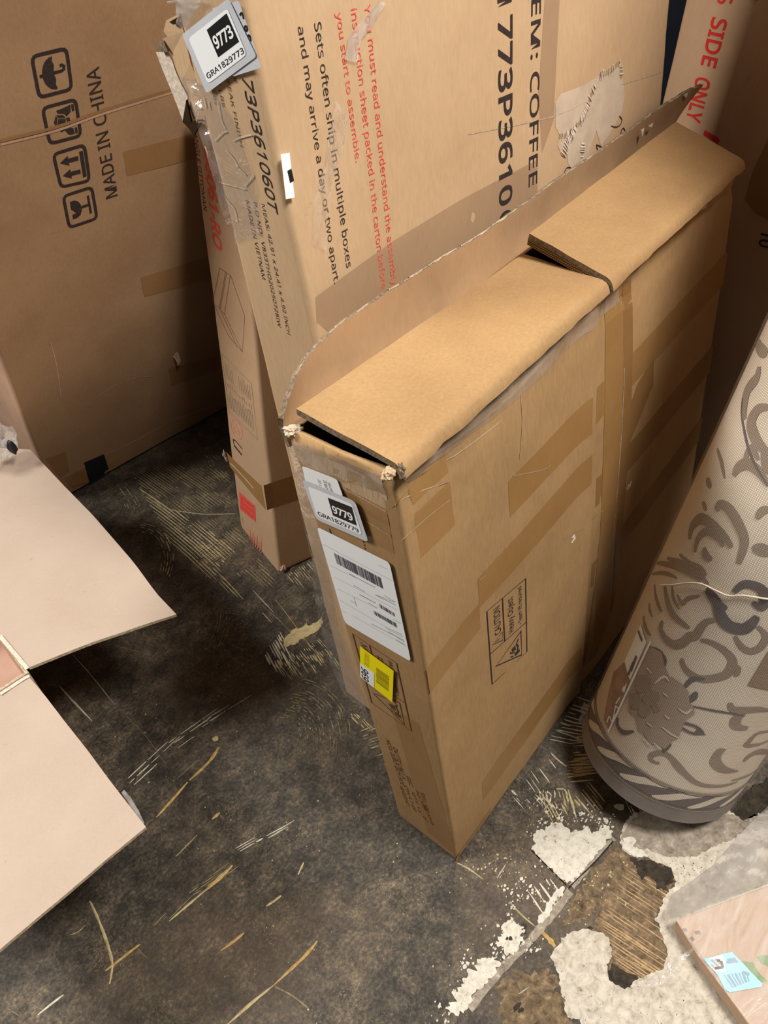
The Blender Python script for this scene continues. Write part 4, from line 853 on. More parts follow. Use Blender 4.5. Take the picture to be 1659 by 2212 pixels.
g.each('marker_scribble', M['ink'], Bc)
EBs = Surf(o2_ + nE * 0.0022, nE)
# overlapping grey stickers reading 9773
SK = lambda pts: crop(380, 0, 6.9125, pts)
s2 = polypx(EBs, label_pts(SK([(560, 120), (960, 0), (1300, 1000), (860, 1140)]), 0.06), 0.0016, M['sticker'], 'inventory_sticker', Bc, 0.012); s2['label'] = 'lower grey sticker with three handwritten marks'
g = Geo()
for px in (SK([(980, 220), (1000, 190), (1020, 190), (1035, 275)]), SK([(1060, 380), (1050, 420), (1070, 450), (1090, 430), (1085, 385), (1060, 380)]), SK([(1100, 545), (1110, 520), (1130, 525), (1142, 605)])): stroke(EBs, g, px, 0.0015, 0.0021, k=4)
g.each('marker_scribble', M['black'], s2)
s1 = polypx(EBs, label_pts(SK([(125, 505), (820, -40), (1240, 830), (490, 1385)]), 0.05), 0.0026, M['sticker'], 'inventory_sticker', Bc, 0.012); s1['label'] = 'grey-edged inventory sticker reading 9773'
polypx(EBs, label_pts(SK([(225, 560), (810, 110), (1100, 800), (520, 1240)]), 0.08), 0.0030, M['paper'], 'sticker_face', s1, 0.012)
polypx(EBs, SK([(505, 432), (800, 185), (985, 605), (675, 838)]), 0.0033, M['black'], 'number_block', s1, 0.012)
text(EBs, '9773', *SK([(655, 715), (920, 520)]), M['paper'], s1, 0.0036, 0.03, h=(EBs.px(*SK([(655, 715)])[0]) - EBs.px(*SK([(568, 505)])[0])).length)
text(EBs, 'GRA1829773', *SK([(520, 1165), (1068, 770)]), M['black'], s1, 0.0033, 0.004, h=(EBs.px(*SK([(520, 1165)])[0]) - EBs.px(*SK([(478, 1075)])[0])).length * 1.05)
# ragged torn board at the upper left edge
def torn_sheet(name, px, off, mats, amp=0.004, th=0.004, seed=1.0):
    pts = [on_plane(*p, EB.P + EB.n * off, EB.n) for p in px]; n = len(pts); c = sum(pts, V((0, 0, 0))) / n
    fr = [p + EB.n * amp * nz(p, 40, seed) for p in pts]; bk = [p - EB.n * th for p in fr]; t = tessellate_polygon([pts])
    return mesh_obj(name, fr + bk, [list(q) for q in t] + [[i, (i + 1) % n, n + (i + 1) % n, n + i] for i in range(n)] + [[n + i for i in q[::-1]] for q in t], mats[0], Bc)
CT = lambda pts: crop(0, 0, 2.9625, pts)
torn_sheet('torn_liner', CT([(1000, 335), (1070, 325), (1105, 390), (1130, 470), (1165, 545), (1205, 620), (1180, 700), (1165, 772), (1130, 680), (1090, 560), (1040, 450)]), -0.010, [M['torn_and_glint_white']], 0.002, 0.001, 1.0)
torn_sheet('torn_flap', CT([(1140, 90), (1065, 130), (1050, 200), (1075, 235), (1045, 245), (1060, 300), (1090, 350), (1120, 440), (1160, 520), (1205, 600), (1215, 690), (1240, 760), (1330, 770), (1300, 600), (1230, 400), (1180, 200)]), -0.006, [M['coffee']], 0.003, 0.004, 2.0)
torn_sheet('torn_flap', CT([(1000, 290), (1020, 265), (1045, 262), (1075, 330), (1010, 335)]), -0.004, [M['edge']], 0.003, 0.004, 3.0)
torn_sheet('torn_hole_shade', CT([(1190, 640), (1225, 780), (1290, 765), (1280, 800), (1240, 870), (1215, 830), (1168, 780)]), -0.002, [M['core']], 0.001, 0.002, 4.0)  # dark sheets painted as the shade inside the tears
torn_sheet('torn_hole_shade', CT([(1085, 140), (1140, 108), (1142, 150), (1110, 158)]), -0.0015, [M['core']], 0.001, 0.002, 4.0)

# ================================================================== the slim ottoman carton
oa, ob = V((.277, .632, 0)), V((.334, .802, 0)); od = V((.92, -.39, 0)).normalized() * 0.42; sh = V((.236, .056, .97)) / .97 * 0.79
bb = [oa, oa + od, ob + od, ob]; tt = [p + sh for p in bb]
O = thing('furniture_carton', (0.49, 0.63, 0), 'slim carton printed 86061-RO and ANGLE OTTOMAN, sagging behind the tall carton', 'carton')
bmO = shell(bb, tt, 0.03, 0.007, 0.0013, 9.4); bvO = to_bvh(bmO); vv, ff = bm_data(bmO); mesh_obj('carton_body', vv, ff, M['ottoman'], O, smooth=True)
nO = (sh.normalized().cross((ob - oa).normalized())).normalized()
if nO.x > 0: nO = -nO
EO = Surf(oa, nO, bvO)
nO2 = (sh.normalized().cross(od.normalized())).normalized()
if nO2.y > 0: nO2 = -nO2
FO = Surf(oa, nO2, bvO)
dn(EO, '86061-RO', (440, 318), (462, 528), M['red'], 24, O, slant=0.2, bold=0.02)
dn(EO, 'ANGLE OTTOMAN', (417, 285), (441, 452), M['ink'], 9, O, slant=0.2)
CD = lambda pts: crop(445, 560, 5.0286, pts)
g = Geo()
for px in ([(153, 95), (275, 180), (425, 620), (405, 1005), (205, 600), (75, 460), (153, 95)], [(228, 148), (155, 545)], [(215, 142), (145, 535)], [(268, 178), (203, 598)], [(160, 560), (260, 760), (345, 950)], [(75, 460), (250, 830), (405, 1005)]): stroke(EO, g, CD(px), 0.0009, 0.0010)
g.build('line_drawing', M['ink2'], O)
g = Geo(); rd = random.Random(8)
stroke(EO, g, CD([(172, 1026), (500, 1350), (560, 1960), (252, 1650), (172, 1026)]), 0.0016, 0.0010)
q = Quad(EO, CD([(255, 1630), (192, 1070), (495, 1360), (548, 1900)]))
for i in range(15):
    y = 0.04 + i * 0.063
    for a, b in ((0.03, 0.42), (0.46, 0.60), (0.63, 0.97)):
        a += rd.uniform(0, .03); b -= rd.uniform(0, .10)
        if a > .5 and 0.3 < y < 0.5: continue
        q.line(g, [(a, y), (b, y)], 0.0030 if a < .45 else 0.0016, 0.0010)
g.build('printed_panel', M['ink_grey'], O)
g = Geo()
pts = [(338 + 60 * math.cos(t) - 22 * math.sin(t) * 0 + 45 * math.cos(t) * 0.0 + 30 * math.sin(t) * .0, 1845 + 95 * math.sin(t) + 50 * math.cos(t)) for t in [i * 6.283 / 24 for i in range(24)]]
stroke(EO, g, CD(pts), 0.0022, 0.0010, True); stroke(EO, g, CD([(305, 1800), (325, 1850), (355, 1870), (370, 1920)]), 0.0022, 0.0010, k=3); stroke(EO, g, CD([(325, 1790), (345, 1840), (372, 1880)]), 0.0016, 0.0010, k=3); stroke(EO, g, CD([(298, 1830), (335, 1900)]), 0.0018, 0.0010)
g.build('red_stamp', M['red_pale'], O)
g = Geo(); stroke(EO, g, CD([(300, 1950), (312, 2020), (395, 2125)]), 0.0042, 0.0010); stroke(EO, g, CD([(297, 1952), (325, 1968), (400, 2060)]), 0.0026, 0.0010); g.build('arrow_mark', M['ink'], O)
CE2 = lambda pts: crop(420, 740, 4.1475, pts)
polypx(EO, CE2([(292, 985), (600, 1285), (640, 1500), (322, 1112)]), 0.0008, M['tape'], 'tape_strip', O, 0.02)
polypx(FO, CE2([(618, 1280), (900, 1190), (960, 1400), (650, 1500)]), 0.0008, M['tape_dark'], 'tape_strip', O, 0.02)
g = Geo(); stroke(EO, g, CE2([(330, 1080), (420, 1170), (535, 1305)]), 0.0035, 0.0018, k=3); g.build('tape_crease_and_glint', M['torn'], O)
polypx(EO, CE2([(405, 1335), (545, 1462), (552, 1612), (412, 1490)]), 0.0008, M['red'], 'red_label', O, 0.02)
g = Geo(); q = Quad(EO, CE2([(412, 1490), (405, 1335), (545, 1462), (552, 1612)])); q.line(g, [(.2, .15), (.8, .15), (.8, .85), (.2, .85)], .0012, .0012, True); q.line(g, [(.5, .15), (.5, .85)], .0012, .0012); g.build('label_print', M['red_dark'], O)
g = Geo(); q = Quad(EO, CE2([(500, 1800), (492, 1650), (600, 1740), (615, 1960)]))
for i in range(7): q.line(g, [(.1, i / 7 + .05), (.9 - .2 * (i % 2), i / 7 + .05)], .0032, .0010)
stroke(EO, g, CE2([(505, 1800), (575, 1880), (640, 1960)]), 0.005, 0.0012); g.build('red_print', M['red_pale'], O)
g = Geo(); stroke(EO, g, CE2([(430, 1570), (440, 1680), (450, 1720)]), 0.006, 0.0010); g.build('dark_print', M['ink_grey'], O)
wad('torn_corner', CAM + (on_plane(487, 985, EO.P, EO.n) - CAM), 0.007, M['torn'], O, 3.3, (.6, .6, 1.8), 0.6)
wad('torn_corner', oa + V((0.012, -0.006, 0.010)), 0.006, M['torn'], O, 5.3, (1.2, .7, .8), 0.6)

# ================================================================== the big brown carton leaning over at the back left
re_ = V((.986, -.165, 0)).normalized(); ru = V((-.060, -.370, .927)).normalized(); ru = (ru - re_ * ru.dot(re_)).normalized(); rb = -(re_.cross(ru)).normalized()
if rb.y < 0: rb = -rb
r0 = V((.159, 1.256, 0.001)); bb = [r0, r0 + re_ * 0.86, r0 + re_ * 0.86 + rb * .40, r0 + rb * .40]; tt = [p + ru * 1.25 for p in bb]
Rc = thing('furniture_carton', (0.55, 1.35, 0), 'dark brown carton printed MADE IN CHINA with four handling symbols, leaning behind the slim carton', 'carton')
bmR = shell(bb, tt, 0.045, 0.009, 0.0018, 14.4); bvR = to_bvh(bmR); vv, ff = bm_data(bmR)
rn = -rb; cols = []
bm_tmp = bmR; bmR.faces.ensure_lookup_table()
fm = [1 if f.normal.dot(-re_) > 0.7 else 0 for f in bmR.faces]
mesh_obj('carton_body', vv, ff, [M['rear'], M['rear_end_lit']], Rc, smooth=True, fm=fm)
FR = Surf(r0, rn, bvR)
text(FR, 'MADE IN CHINA', (254, 422), (213, 142), M['ink'], Rc, 0.0012, 0.006, h=None, hs=1.0)
I1 = lambda pts: crop(0, 0, 2.9625, pts)
def icon(kind, tl, tr, br, bl):
    """handling symbol turned a quarter turn: its top points left in the picture"""
    q = Quad(FR, I1([br, tr, tl, bl])); g = Geo(); o = 0.0012; w_ = 0.0055
    fr = rounded([(0, 0), (1, 0), (1, 1), (0, 1)], 0.16, 3); q.line(g, fr, w_, o, True)
    if kind == 'umbrella':
        q.fill(g, [(.12, .42)] + [(.5 + .40 * math.cos(t), .44 + .36 * math.sin(t)) for t in [math.pi * i / 12 for i in range(12, -1, -1)]] + [(.78, .46), (.68, .42), (.5, .47), (.32, .42), (.22, .46)][::1], o)
        q.line(g, [(.5, .8), (.5, .88)], w_ * .8, o); q.line(g, [(.5, .46), (.5, .22), (.53, .15), (.60, .14), (.64, .20), (.63, .26)], w_ * .8, o)
    if kind == 'hands':
        q.fill(g, [(.36, .44), (.56, .38), (.62, .60), (.42, .68)], o); q.fill(g, [(.58, .37), (.68, .45), (.73, .64), (.64, .60)], o); q.fill(g, [(.43, .70), (.63, .62), (.72, .66), (.54, .76)], o)
        q.fill(g, [(.10, .18), (.26, .20), (.34, .42), (.30, .62), (.24, .60), (.26, .46), (.16, .40), (.10, .34)], o); q.fill(g, [(.90, .18), (.72, .20), (.62, .34), (.70, .40), (.76, .60), (.84, .62), (.86, .40)], o)
        q.line(g, [(.28, .36), (.40, .30), (.58, .32)], w_, o); q.fill(g, [(.10, .08), (.26, .08), (.26, .16), (.10, .16)], o); q.fill(g, [(.72, .08), (.90, .08), (.90, .16), (.72, .16)], o)
    if kind == 'arrows':
        q.line(g, [(.14, .14), (.86, .14)], w_ * 1.2, o)
        for x in (.32, .70):
            q.fill(g, [(x - .06, .26), (x + .06, .26), (x + .06, .60), (x - .06, .60)], o); q.fill(g, [(x - .14, .58), (x + .14, .58), (x, .86)], o)
    if kind == 'glass':
        q.fill(g, [(.22, .82), (.22, .66), (.28, .54), (.40, .47), (.58, .47), (.70, .54), (.77, .66), (.77, .82), (.52, .82), (.46, .72), (.44, .76), (.38, .64), (.36, .82)], o)
        q.fill(g, [(.46, .22), (.54, .22), (.54, .48), (.46, .48)], o); q.fill(g, [(.22, .14), (.78, .14), (.78, .22), (.22, .22)], o)
    g.build('handling_symbol', M['ink'], Rc)
icon('umbrella', (200, 362), (422, 306), (458, 568), (250, 622)); icon('hands', (270, 692), (482, 634), (518, 868), (318, 918)); icon('arrows', (340, 986), (540, 926), (574, 1156), (390, 1198)); icon('glass', (404, 1256), (588, 1198), (622, 1398), (444, 1456))
g = Geo(); stroke(FR, g, [(0, 312), (120, 282), (225, 245), (372, 200)], 0.004, 0.0016, k=4); g.build('fold_ridge', M['rear_end_lit'], Rc)
g = Geo(); stroke(FR, g, [(0, 304), (120, 274), (225, 238), (372, 194)], 0.005, 0.0020, k=4); g.build('painted_fold_shadow', M['tape_rear'], Rc)  # darker brown strip painted as the shadow along the fold
Z3 = lambda pts: crop(0, 740, 3.19, pts)
polypx(FR, [(266, 328), (420, 290), (440, 340), (274, 380)], 0.001, M['tape_rear'], 'tape_strip', Rc, 0.04); polypx(FR, [(304, 600), (480, 545), (490, 590), (312, 642)], 0.001, M['tape_rear'], 'tape_strip', Rc, 0.04)
polypx(FR, Z3([(1165, 180), (1480, 100), (1500, 190), (1180, 300)]), 0.001, M['tape_rear'], 'tape_strip', Rc, 0.04); polypx(FR, Z3([(310, 800), (450, 750), (475, 880), (420, 930)]), 0.001, M['tape_rear'], 'tape_strip', Rc, 0.04)
g = Geo(); stroke(FR, g, Z3([(420, 930), (580, 850), (720, 775), (880, 705), (1200, 540), (1520, 410)]), 0.0035, 0.0012, k=3); stroke(FR, g, Z3([(350, 0), (390, 150), (420, 380)]), 0.002, 0.0012, k=3); stroke(FR, g, Z3([(600, 440), (760, 310), (950, 240), (1060, 240)]), 0.002, 0.0012, k=3); g.each('crease_line', M['rear_end_lit'], Rc)
polypx(FR, Z3([(440, 935), (590, 865), (610, 960), (520, 1030)]), 0.0012, M['tape'], 'tape_strip', Rc, 0.03); polypx(FR, Z3([(735, 790), (885, 720), (900, 800), (760, 885)]), 0.0012, M['kraft'], 'tape_strip', Rc, 0.03)
polypx(FR, Z3([(578, 825), (715, 768), (758, 905), (622, 990)]), 0.0030, M['black_tape'], 'black_tape', Rc, 0.02)
wad('torn_spot', FR.px(381, 772) + rn * .004, 0.012, M['rear_end_lit'], Rc, 3.0, (.7, .3, 1.3), 0.8, 2)

# ================================================================== the THIS SIDE ONLY carton at the right
sh_ = V((-.496, -.868, 0)).normalized(); m_ = V((.868, -.496, 0)).normalized(); su = (V((.174, -.099, 1))).normalized(); sn = sh_.cross(su).normalized()
if sn.x > 0: sn = -sn
P0 = m_ * 0.665
Lt = on_plane(1481, 0, P0, sn); Lm = on_plane(1427, 228, P0, sn); ul = (Lt - Lm).normalized(); bl = Lm - ul * ((Lm.z - 0.045) / ul.z)
wS = 0.95; hS = 1.30; dp = -sn * 0.22
bb = [bl, bl + dp, bl + dp + sh_ * wS, bl + sh_ * wS][::-1]; tt = [p + ul * hS for p in bb]
Sc = thing('furniture_carton', (0.75, -0.25, 0), 'dull brown carton lettered SIDE ONLY in red, leaning back behind the rolled rug', 'carton')
bmS = shell(bb, tt, 0.045, 0.008, 0.0012, 21.4); bvS = to_bvh(bmS); vv, ff = bm_data(bmS); mesh_obj('carton_body', vv, ff, M['side'], Sc, smooth=True)
FS = Surf(bl, sn, bvS)
dn(FS, 'SIDE', (1541, 36), (1515, 140), M['red_dark'], 40, Sc, bold=0.02); dn(FS, 'ONLY', (1506, 164), (1483, 258), M['red_dark'], 38, Sc, bold=0.02); dn(FS, 'THIS', (1570, -90), (1550, 8), M['red_dark'], 40, Sc, bold=0.02)
dn(FS, 'UP', (1626, -60), (1612, -2), M['red_dark'], 40, Sc, bold=0.02)
dn(FS, '10', (1645, 497), (1638, 532), M['ink'], 34, Sc, bold=0.02)
polypx(FS, [(1665, 285), (1625, 372), (1607, 432), (1632, 462), (1668, 480), (1800, 420), (1800, 280)], 0.001, M['tape_dark'], 'tape_patch', Sc, 0.04)
g = Geo(); stroke(FS, g, [(1521, 286), (1548, 302), (1552, 308)], 0.008, 0.0012); g.build('printed_mark', M['red_dark'], Sc)

# ================================================================== open carton with pale flaps at the lower left
hz = 0.28
OC = thing('open_carton', (-0.36, 0.72, 0), 'open carton with pale pinkish-beige flaps spread out flat above the floor', 'carton')
K = at_z(62, 1452, hz); wa = (at_z(0, 1366, hz) - K).normalized(); wb = (at_z(0, 1502, hz) - K); wb = (wb - wa * wb.dot(wa)).normalized()
LA, LB = 0.46, 0.36
cs = [K, K + wa * LA, K + wa * LA + wb * LB, K + wb * LB]
def wallsheet(name, a, b, mats, th=0.005):
    n = 12; rows = []
    for i in range(9):
        z = hz * i / 8
        rows.append([V((p.x, p.y, max(0.0006, z))) + V((0.001 * nz((p.x, p.y, z), 14, 2), 0.001 * nz((p.x, p.y, z), 14, 6), 0)) for p in [a.lerp(b, j / n) for j in range(n + 1)]])
    return sheet(name, rows, th, mats, OC)
cen = (cs[0] + cs[2]) / 2
for i in range(4):
    a, b = cs[i], cs[(i + 1) % 4]
    nrm = V((0, 0, 1)).cross(b - a)
    if nrm.dot(cen - a) > 0: a, b = b, a
    wallsheet('side_wall', a, b, [M['beige_in'], M['edge_light'], M['beige_in']])
mesh_obj('carton_bottom', [V((p.x, p.y, 0.002)) for p in cs] + [V((p.x, p.y, 0.007)) for p in cs], [[3, 2, 1, 0], [4, 5, 6, 7], [0, 1, 5, 4], [1, 2, 6, 5], [2, 3, 7, 6], [3, 0, 4, 7]], M['beige_in'], OC)
def lay(hinge, outer, zh, zo, n=22, m=14, seed=1.0):
    h = resample([at_z(u, v, zh) for u, v in hinge], n); o = resample([at_z(u, v, zo(i / (len(outer) - 1))) for i, (u, v) in enumerate(outer)], n); rows = []
    for i in range(m + 1):
        t = i / m; rows.append([a.lerp(b, t) + V((0, 0, 0.004 * math.sin(math.pi * t) + 0.0012 * nz(a.lerp(b, t), 11, seed) + 0.0007 * nz(a.lerp(b, t), 34, seed) * t)) for a, b in zip(h, o)])
    return rows
FLB = [M['beige'], M['edge_light'], M['kraft']]
sheet('spread_flap', lay([(62, 1442), (0, 1367), (-120, 1215), (-330, 960)], [(381, 1327), (338, 1282), (290, 1216), (200, 1112), (135, 1046), (65, 971)], hz, lambda s: hz - 0.022 + 0.012 * s), 0.005, FLB, OC)
def rows2():
    e0 = [at_z(u, v, z) for u, v, z in ((62, 1462, hz), (95, 1500, hz), (140, 1559, hz), (190, 1622, hz - .004), (240, 1690, hz - .008), (315, 1786, hz - .012))]
    e1 = [at_z(u, v, hz - .004) for u, v in ((-420, 1770), (-380, 1840), (-330, 1920), (-280, 2000), (-240, 2090), (-190, 2210))]
    a = resample(e0, 18); b = resample(e1, 18); rows = []
    for i in range(23):
        t = i / 22; rows.append([p.lerp(q, t) + V((0, 0, 0.003 * math.sin(math.pi * j / 18) + 0.0012 * nz(p.lerp(q, t), 11, 3) + 0.0008 * nz(p.lerp(q, t), 36, 3))) for j, (p, q) in enumerate(zip(a, b))])
    return rows
sheet('spread_flap', rows2(), 0.005, FLB, OC)
g = Geo(); rd = random.Random(2)
for px in ([(60, 1446), (30, 1410), (0, 1374)], [(64, 1460), (30, 1480), (0, 1500)]):
    P = [at_z(*q, hz + .0015) for q in smoothline(px, 6)]; v, f = ribbon_geo([p + V((0, 0, .0012 * rd.random())) for p in P], 0.006, V((0, 0, 1))); g.add(v, f)
g.build('worn_hinge', M['torn_and_glint_white'], OC)
P = [at_z(*q, hz - .012) for q in ((268, 1706), (282, 1722), (300, 1752), (312, 1778), (306, 1782), (290, 1762), (276, 1732), (262, 1712))]
mesh_obj('clear_tape', P, [list(range(8))], M['film_haze'], OC)

# ================================================================== the rolled rug
A0, AD = V((.286, -.157, 0)), V((.291, -.164, 1)).normalized(); RR0 = 0.116
rx = (V((1, 0, 0)) - AD * AD.x).normalized(); ry = AD.cross(rx).normalized(); ta = RR0 * math.hypot(AD.x, AD.y) / AD.z
A0 = A0 + AD * (RR0 * math.sqrt(1 - AD.z ** 2)) * 0.0
z_low = RR0 * math.sqrt(1 - AD.z ** 2)
base = V((.286, -.157, 0)) + AD * (z_low / AD.z) ; LR = 1.52
def rug_p(th, t, r=RR0): return base + AD * t + (rx * math.cos(th) + ry * math.sin(th)) * r
def rug_hit(u, v):
    d = ray(u, v); wv = CAM - base; dd = d - AD * d.dot(AD); ww = wv - AD * wv.dot(AD); a = dd.dot(dd); b = 2 * dd.dot(ww); c = ww.dot(ww) - RR0 ** 2; ds = b * b - 4 * a * c
    if ds < 0: k = -b / (2 * a)
    else: k = (-b - math.sqrt(ds)) / (2 * a)
    p = CAM + d * k - base; return (math.atan2(p.dot(ry), p.dot(rx)), p.dot(AD))
TH0 = rug_hit(1480, 1500)[0]
def rug_uv(u, v):
    th, t = rug_hit(u, v); d = (th - TH0 + math.pi) % (2 * math.pi) - math.pi; return (d * RR0, t)   # unrolled metres
def rug_mat(name, c, c2):
    m, nt, nd, lk, b = newmat(name); uv = N(nd, 'ShaderNodeUVMap').outputs[0]
    sp = N(nd, 'ShaderNodeSeparateXYZ'); lk.new(uv, sp.inputs[0])
    def saw(out, freq):
        a = N(nd, 'ShaderNodeMath', operation='MULTIPLY'); a.inputs[1].default_value = freq; lk.new(out, a.inputs[0])
        s = N(nd, 'ShaderNodeMath', operation='PINGPONG'); s.inputs[1].default_value = 0.5; lk.new(a.outputs[0], s.inputs[0]); return s.outputs[0]
    x, y = saw(sp.outputs[0], 420), saw(sp.outputs[1], 420)
    mn = N(nd, 'ShaderNodeMath', operation='MINIMUM'); lk.new(x, mn.inputs[0]); lk.new(y, mn.inputs[1])
    r = ramp(nd, [(0.06, rgb(*[q * .80 for q in c2])), (0.24, rgb(*c))]); lk.new(mn.outputs[0], r.inputs[0])
    co = N(nd, 'ShaderNodeTexCoord').outputs['Object']; n = tex(nd, lk, co, 22, 4, 0.6); rr = ramp(nd, [(0.3, (.90, .89, .88, 1)), (0.7, (1, 1, 1, 1))]); lk.new(n.outputs[0], rr.inputs[0])
    lk.new(mixc(nd, lk, 1.0, r.outputs[0], rr.outputs[0], 'MULTIPLY'), b.inputs['Base Color']); b.inputs['Roughness'].default_value = 0.9; b.inputs['Specular IOR Level'].default_value = 0.15
    bp = N(nd, 'ShaderNodeBump'); bp.inputs['Strength'].default_value = 0.35; bp.inputs['Distance'].default_value = 0.001; lk.new(mn.outputs[0], bp.inputs['Height']); lk.new(bp.outputs[0], b.inputs['Normal']); return m
M['rug'] = rug_mat('rug_cream', (238, 224, 204), (222, 206, 186)); M['rug_taupe'] = rug_mat('rug_taupe', (164, 146, 128), (150, 134, 118)); M['rug_rose'] = rug_mat('rug_rose', (184, 164, 146), (172, 152, 136))
M['rug_dark'] = rug_mat('rug_dark', (122, 110, 106), (108, 98, 96)); M['rug_olive'] = rug_mat('rug_olive', (160, 144, 116), (146, 130, 104)); M['rug_edge'] = plain('rug_edge_band', (128, 118, 112), 0.7, 0.3, 0.12, 30)
M['rug_end'] = plain('rug_roll_end', (110, 98, 88), 0.9, 0.1, 0.3, 120); M['rug_brown'] = rug_mat('rug_brown', (166, 142, 118), (150, 128, 106)); M['twine'] = plain('white_twine', (206, 190, 172), 0.6)
M['rug_pink'] = plain('rug_tag_pink', (168, 136, 118), 0.6, 0.4, 0.2, 60)
RG = thing('rolled_rug', base + V((0, 0, -0.03)), 'rolled cream rug with taupe scroll and flower pattern, wrapped in clear film and leaning', 'rug')
def set_uv(o, uvs):
    l = o.data.uv_layers.new(name='UVMap')
    for lp in o.data.loops: l.data[lp.index].uv = uvs[lp.vertex_index]
def rug_mesh(name, pts, faces, mat, off, smooth=True):
    """pts are unrolled (metres round, metres along)"""
    o = mesh_obj(name, [rug_p(TH0 + a / RR0, t, RR0 + off) for a, t in pts], faces, mat, RG, smooth=smooth); set_uv(o, pts); return o
nth, nt_ = 96, 40; pts = []; faces = []
for j in range(nt_ + 1):
    for i in range(nth + 1): pts.append(((i / nth - .5) * 2 * math.pi * RR0, 0.0 + LR * j / nt_))
for j in range(nt_):
    for i in range(nth): k = j * (nth + 1) + i; faces.append([k, k + 1, k + nth + 2, k + nth + 1])
rug_mesh('rug_body', pts, faces, M['rug'], 0.0)
# rolled ends: a spiral of pile seen from above and below
for t, nm in ((0.0005, 'roll_end'), (LR - 0.0005, 'roll_end')):
    vs = [rug_p(0, t, 0)] + [rug_p(i * 6.28319 / 48, t, RR0) for i in range(48)]; mesh_obj(nm, vs, [[0, 1 + (i + 1) % 48, 1 + i] if t < .1 else [0, 1 + i, 1 + (i + 1) % 48] for i in range(48)], M['rug_end'], RG)
g = Geo(); sp = [rug_p(i * 0.3, LR + 0.001, 0.012 + 0.0045 * i * 0.3 * 0.55) for i in range(130)]; sp = [p for p in sp if (p - rug_p(0, LR + .001, 0)).length < RR0 - .003]; v, f = ribbon_geo(sp, 0.004, AD); g.add(v, f); g.build('spiral_layers', M['rug'], RG)
class RugGeo:
    def __init__(s): s.p = []; s.f = []
    def ribbon(s, px, wd, k=6, taper=True, raw=False):
        P = [V((a, t, 0)) for a, t in ([rug_uv(*q) for q in px] if not raw else px)]
        P = smoothline([tuple(p) for p in P], k) if k else P; P = [V(p) for p in P]
        v, f = ribbon_geo(P, wd, V((0, 0, 1)), False, taper); b = len(s.p); s.p += [(q.x, q.y) for q in v]; s.f += [[i + b for i in q[::-1]] for q in f]
    def fill(s, px, k=0):
        P = [rug_uv(*q) for q in px]
        if k: P = [(q[0], q[1]) for q in smoothline(P + [P[0]], k)][:-1]
        # fine strips keep large fills on the curved side
        bm = bmesh.new(); bm.faces.new([bm.verts.new((a, t, 0)) for a, t in P]); a0 = min(p[0] for p in P); a1 = max(p[0] for p in P); n = int((a1 - a0) / 0.006)
        for i in range(1, n + 1): bmesh.ops.bisect_plane(bm, geom=bm.verts[:] + bm.edges[:] + bm.faces[:], plane_co=(a0 + (a1 - a0) * i / (n + 1), 0, 0), plane_no=(1, 0, 0))
        bmesh.ops.triangulate(bm, faces=bm.faces[:]); bm.normal_update()
        if sum(f.normal.z for f in bm.faces) < 0: bmesh.ops.reverse_faces(bm, faces=bm.faces)
        vs, fs = bm_data(bm); bm.free(); b = len(s.p); s.p += [(q.x, q.y) for q in vs]; s.f += [[i + b for i in q] for q in fs]
    def build(s, name, mat, off): return rug_mesh(name, s.p, s.f, mat, off)
def ring(g, t0, t1): 
    n = 96; b = len(g.p); g.p += [((i / n - .5) * 2 * math.pi * RR0, t) for t in (t0, t1) for i in range(n + 1)]; g.f += [[b + i, b + i + 1, b + n + 2 + i, b + n + 1 + i] for i in range(n)]
tt_ = lambda u, v: rug_uv(u, v)[1]
tA = tt_(1480, 1750); tB = tt_(1480, 1738); tC = tt_(1480, 1706)
g = RugGeo(); ring(g, 0.0, tA); g.build('edge_band', M['rug_edge'], 0.0012)
g = RugGeo(); ring(g, tA, tA + .003); g.build('edge_line', M['rug_brown'], 0.0018)
g = RugGeo(); ring(g, tA + .003, tC - .004); g.build('rope_ground', M['rug_dark'], 0.0006)
g = RugGeo(); n = 15; cc = 2 * math.pi * RR0
for i in range(n):
    a = (i / n - .5) * cc; tl = tC - .004; lo_ = tA + .005
    g.ribbon([(a, lo_ + .001), (a + cc / n * .35, lo_ + (tl - lo_) * .35), (a + cc / n * .8, tl - (tl - lo_) * .2), (a + cc / n * 1.25, tl - .001)], 0.012, 5, True, True)
g.build('rope_twists', M['rug'], 0.0010)
g = RugGeo(); ring(g, tC - .004, tC); g.build('rope_line', M['rug_taupe'], 0.0012)
g = RugGeo(); ring(g, tA + .003, tA + .006); ring(g, tC - .007, tC - .005); g.build('rope_line', M['rug_dark'], 0.0014)
U = lambda pts: crop(1230, 1200, 3.688, pts); Y = lambda pts: crop(1250, 700, 4.02, pts)
g = RugGeo(); PXM = 0.00078
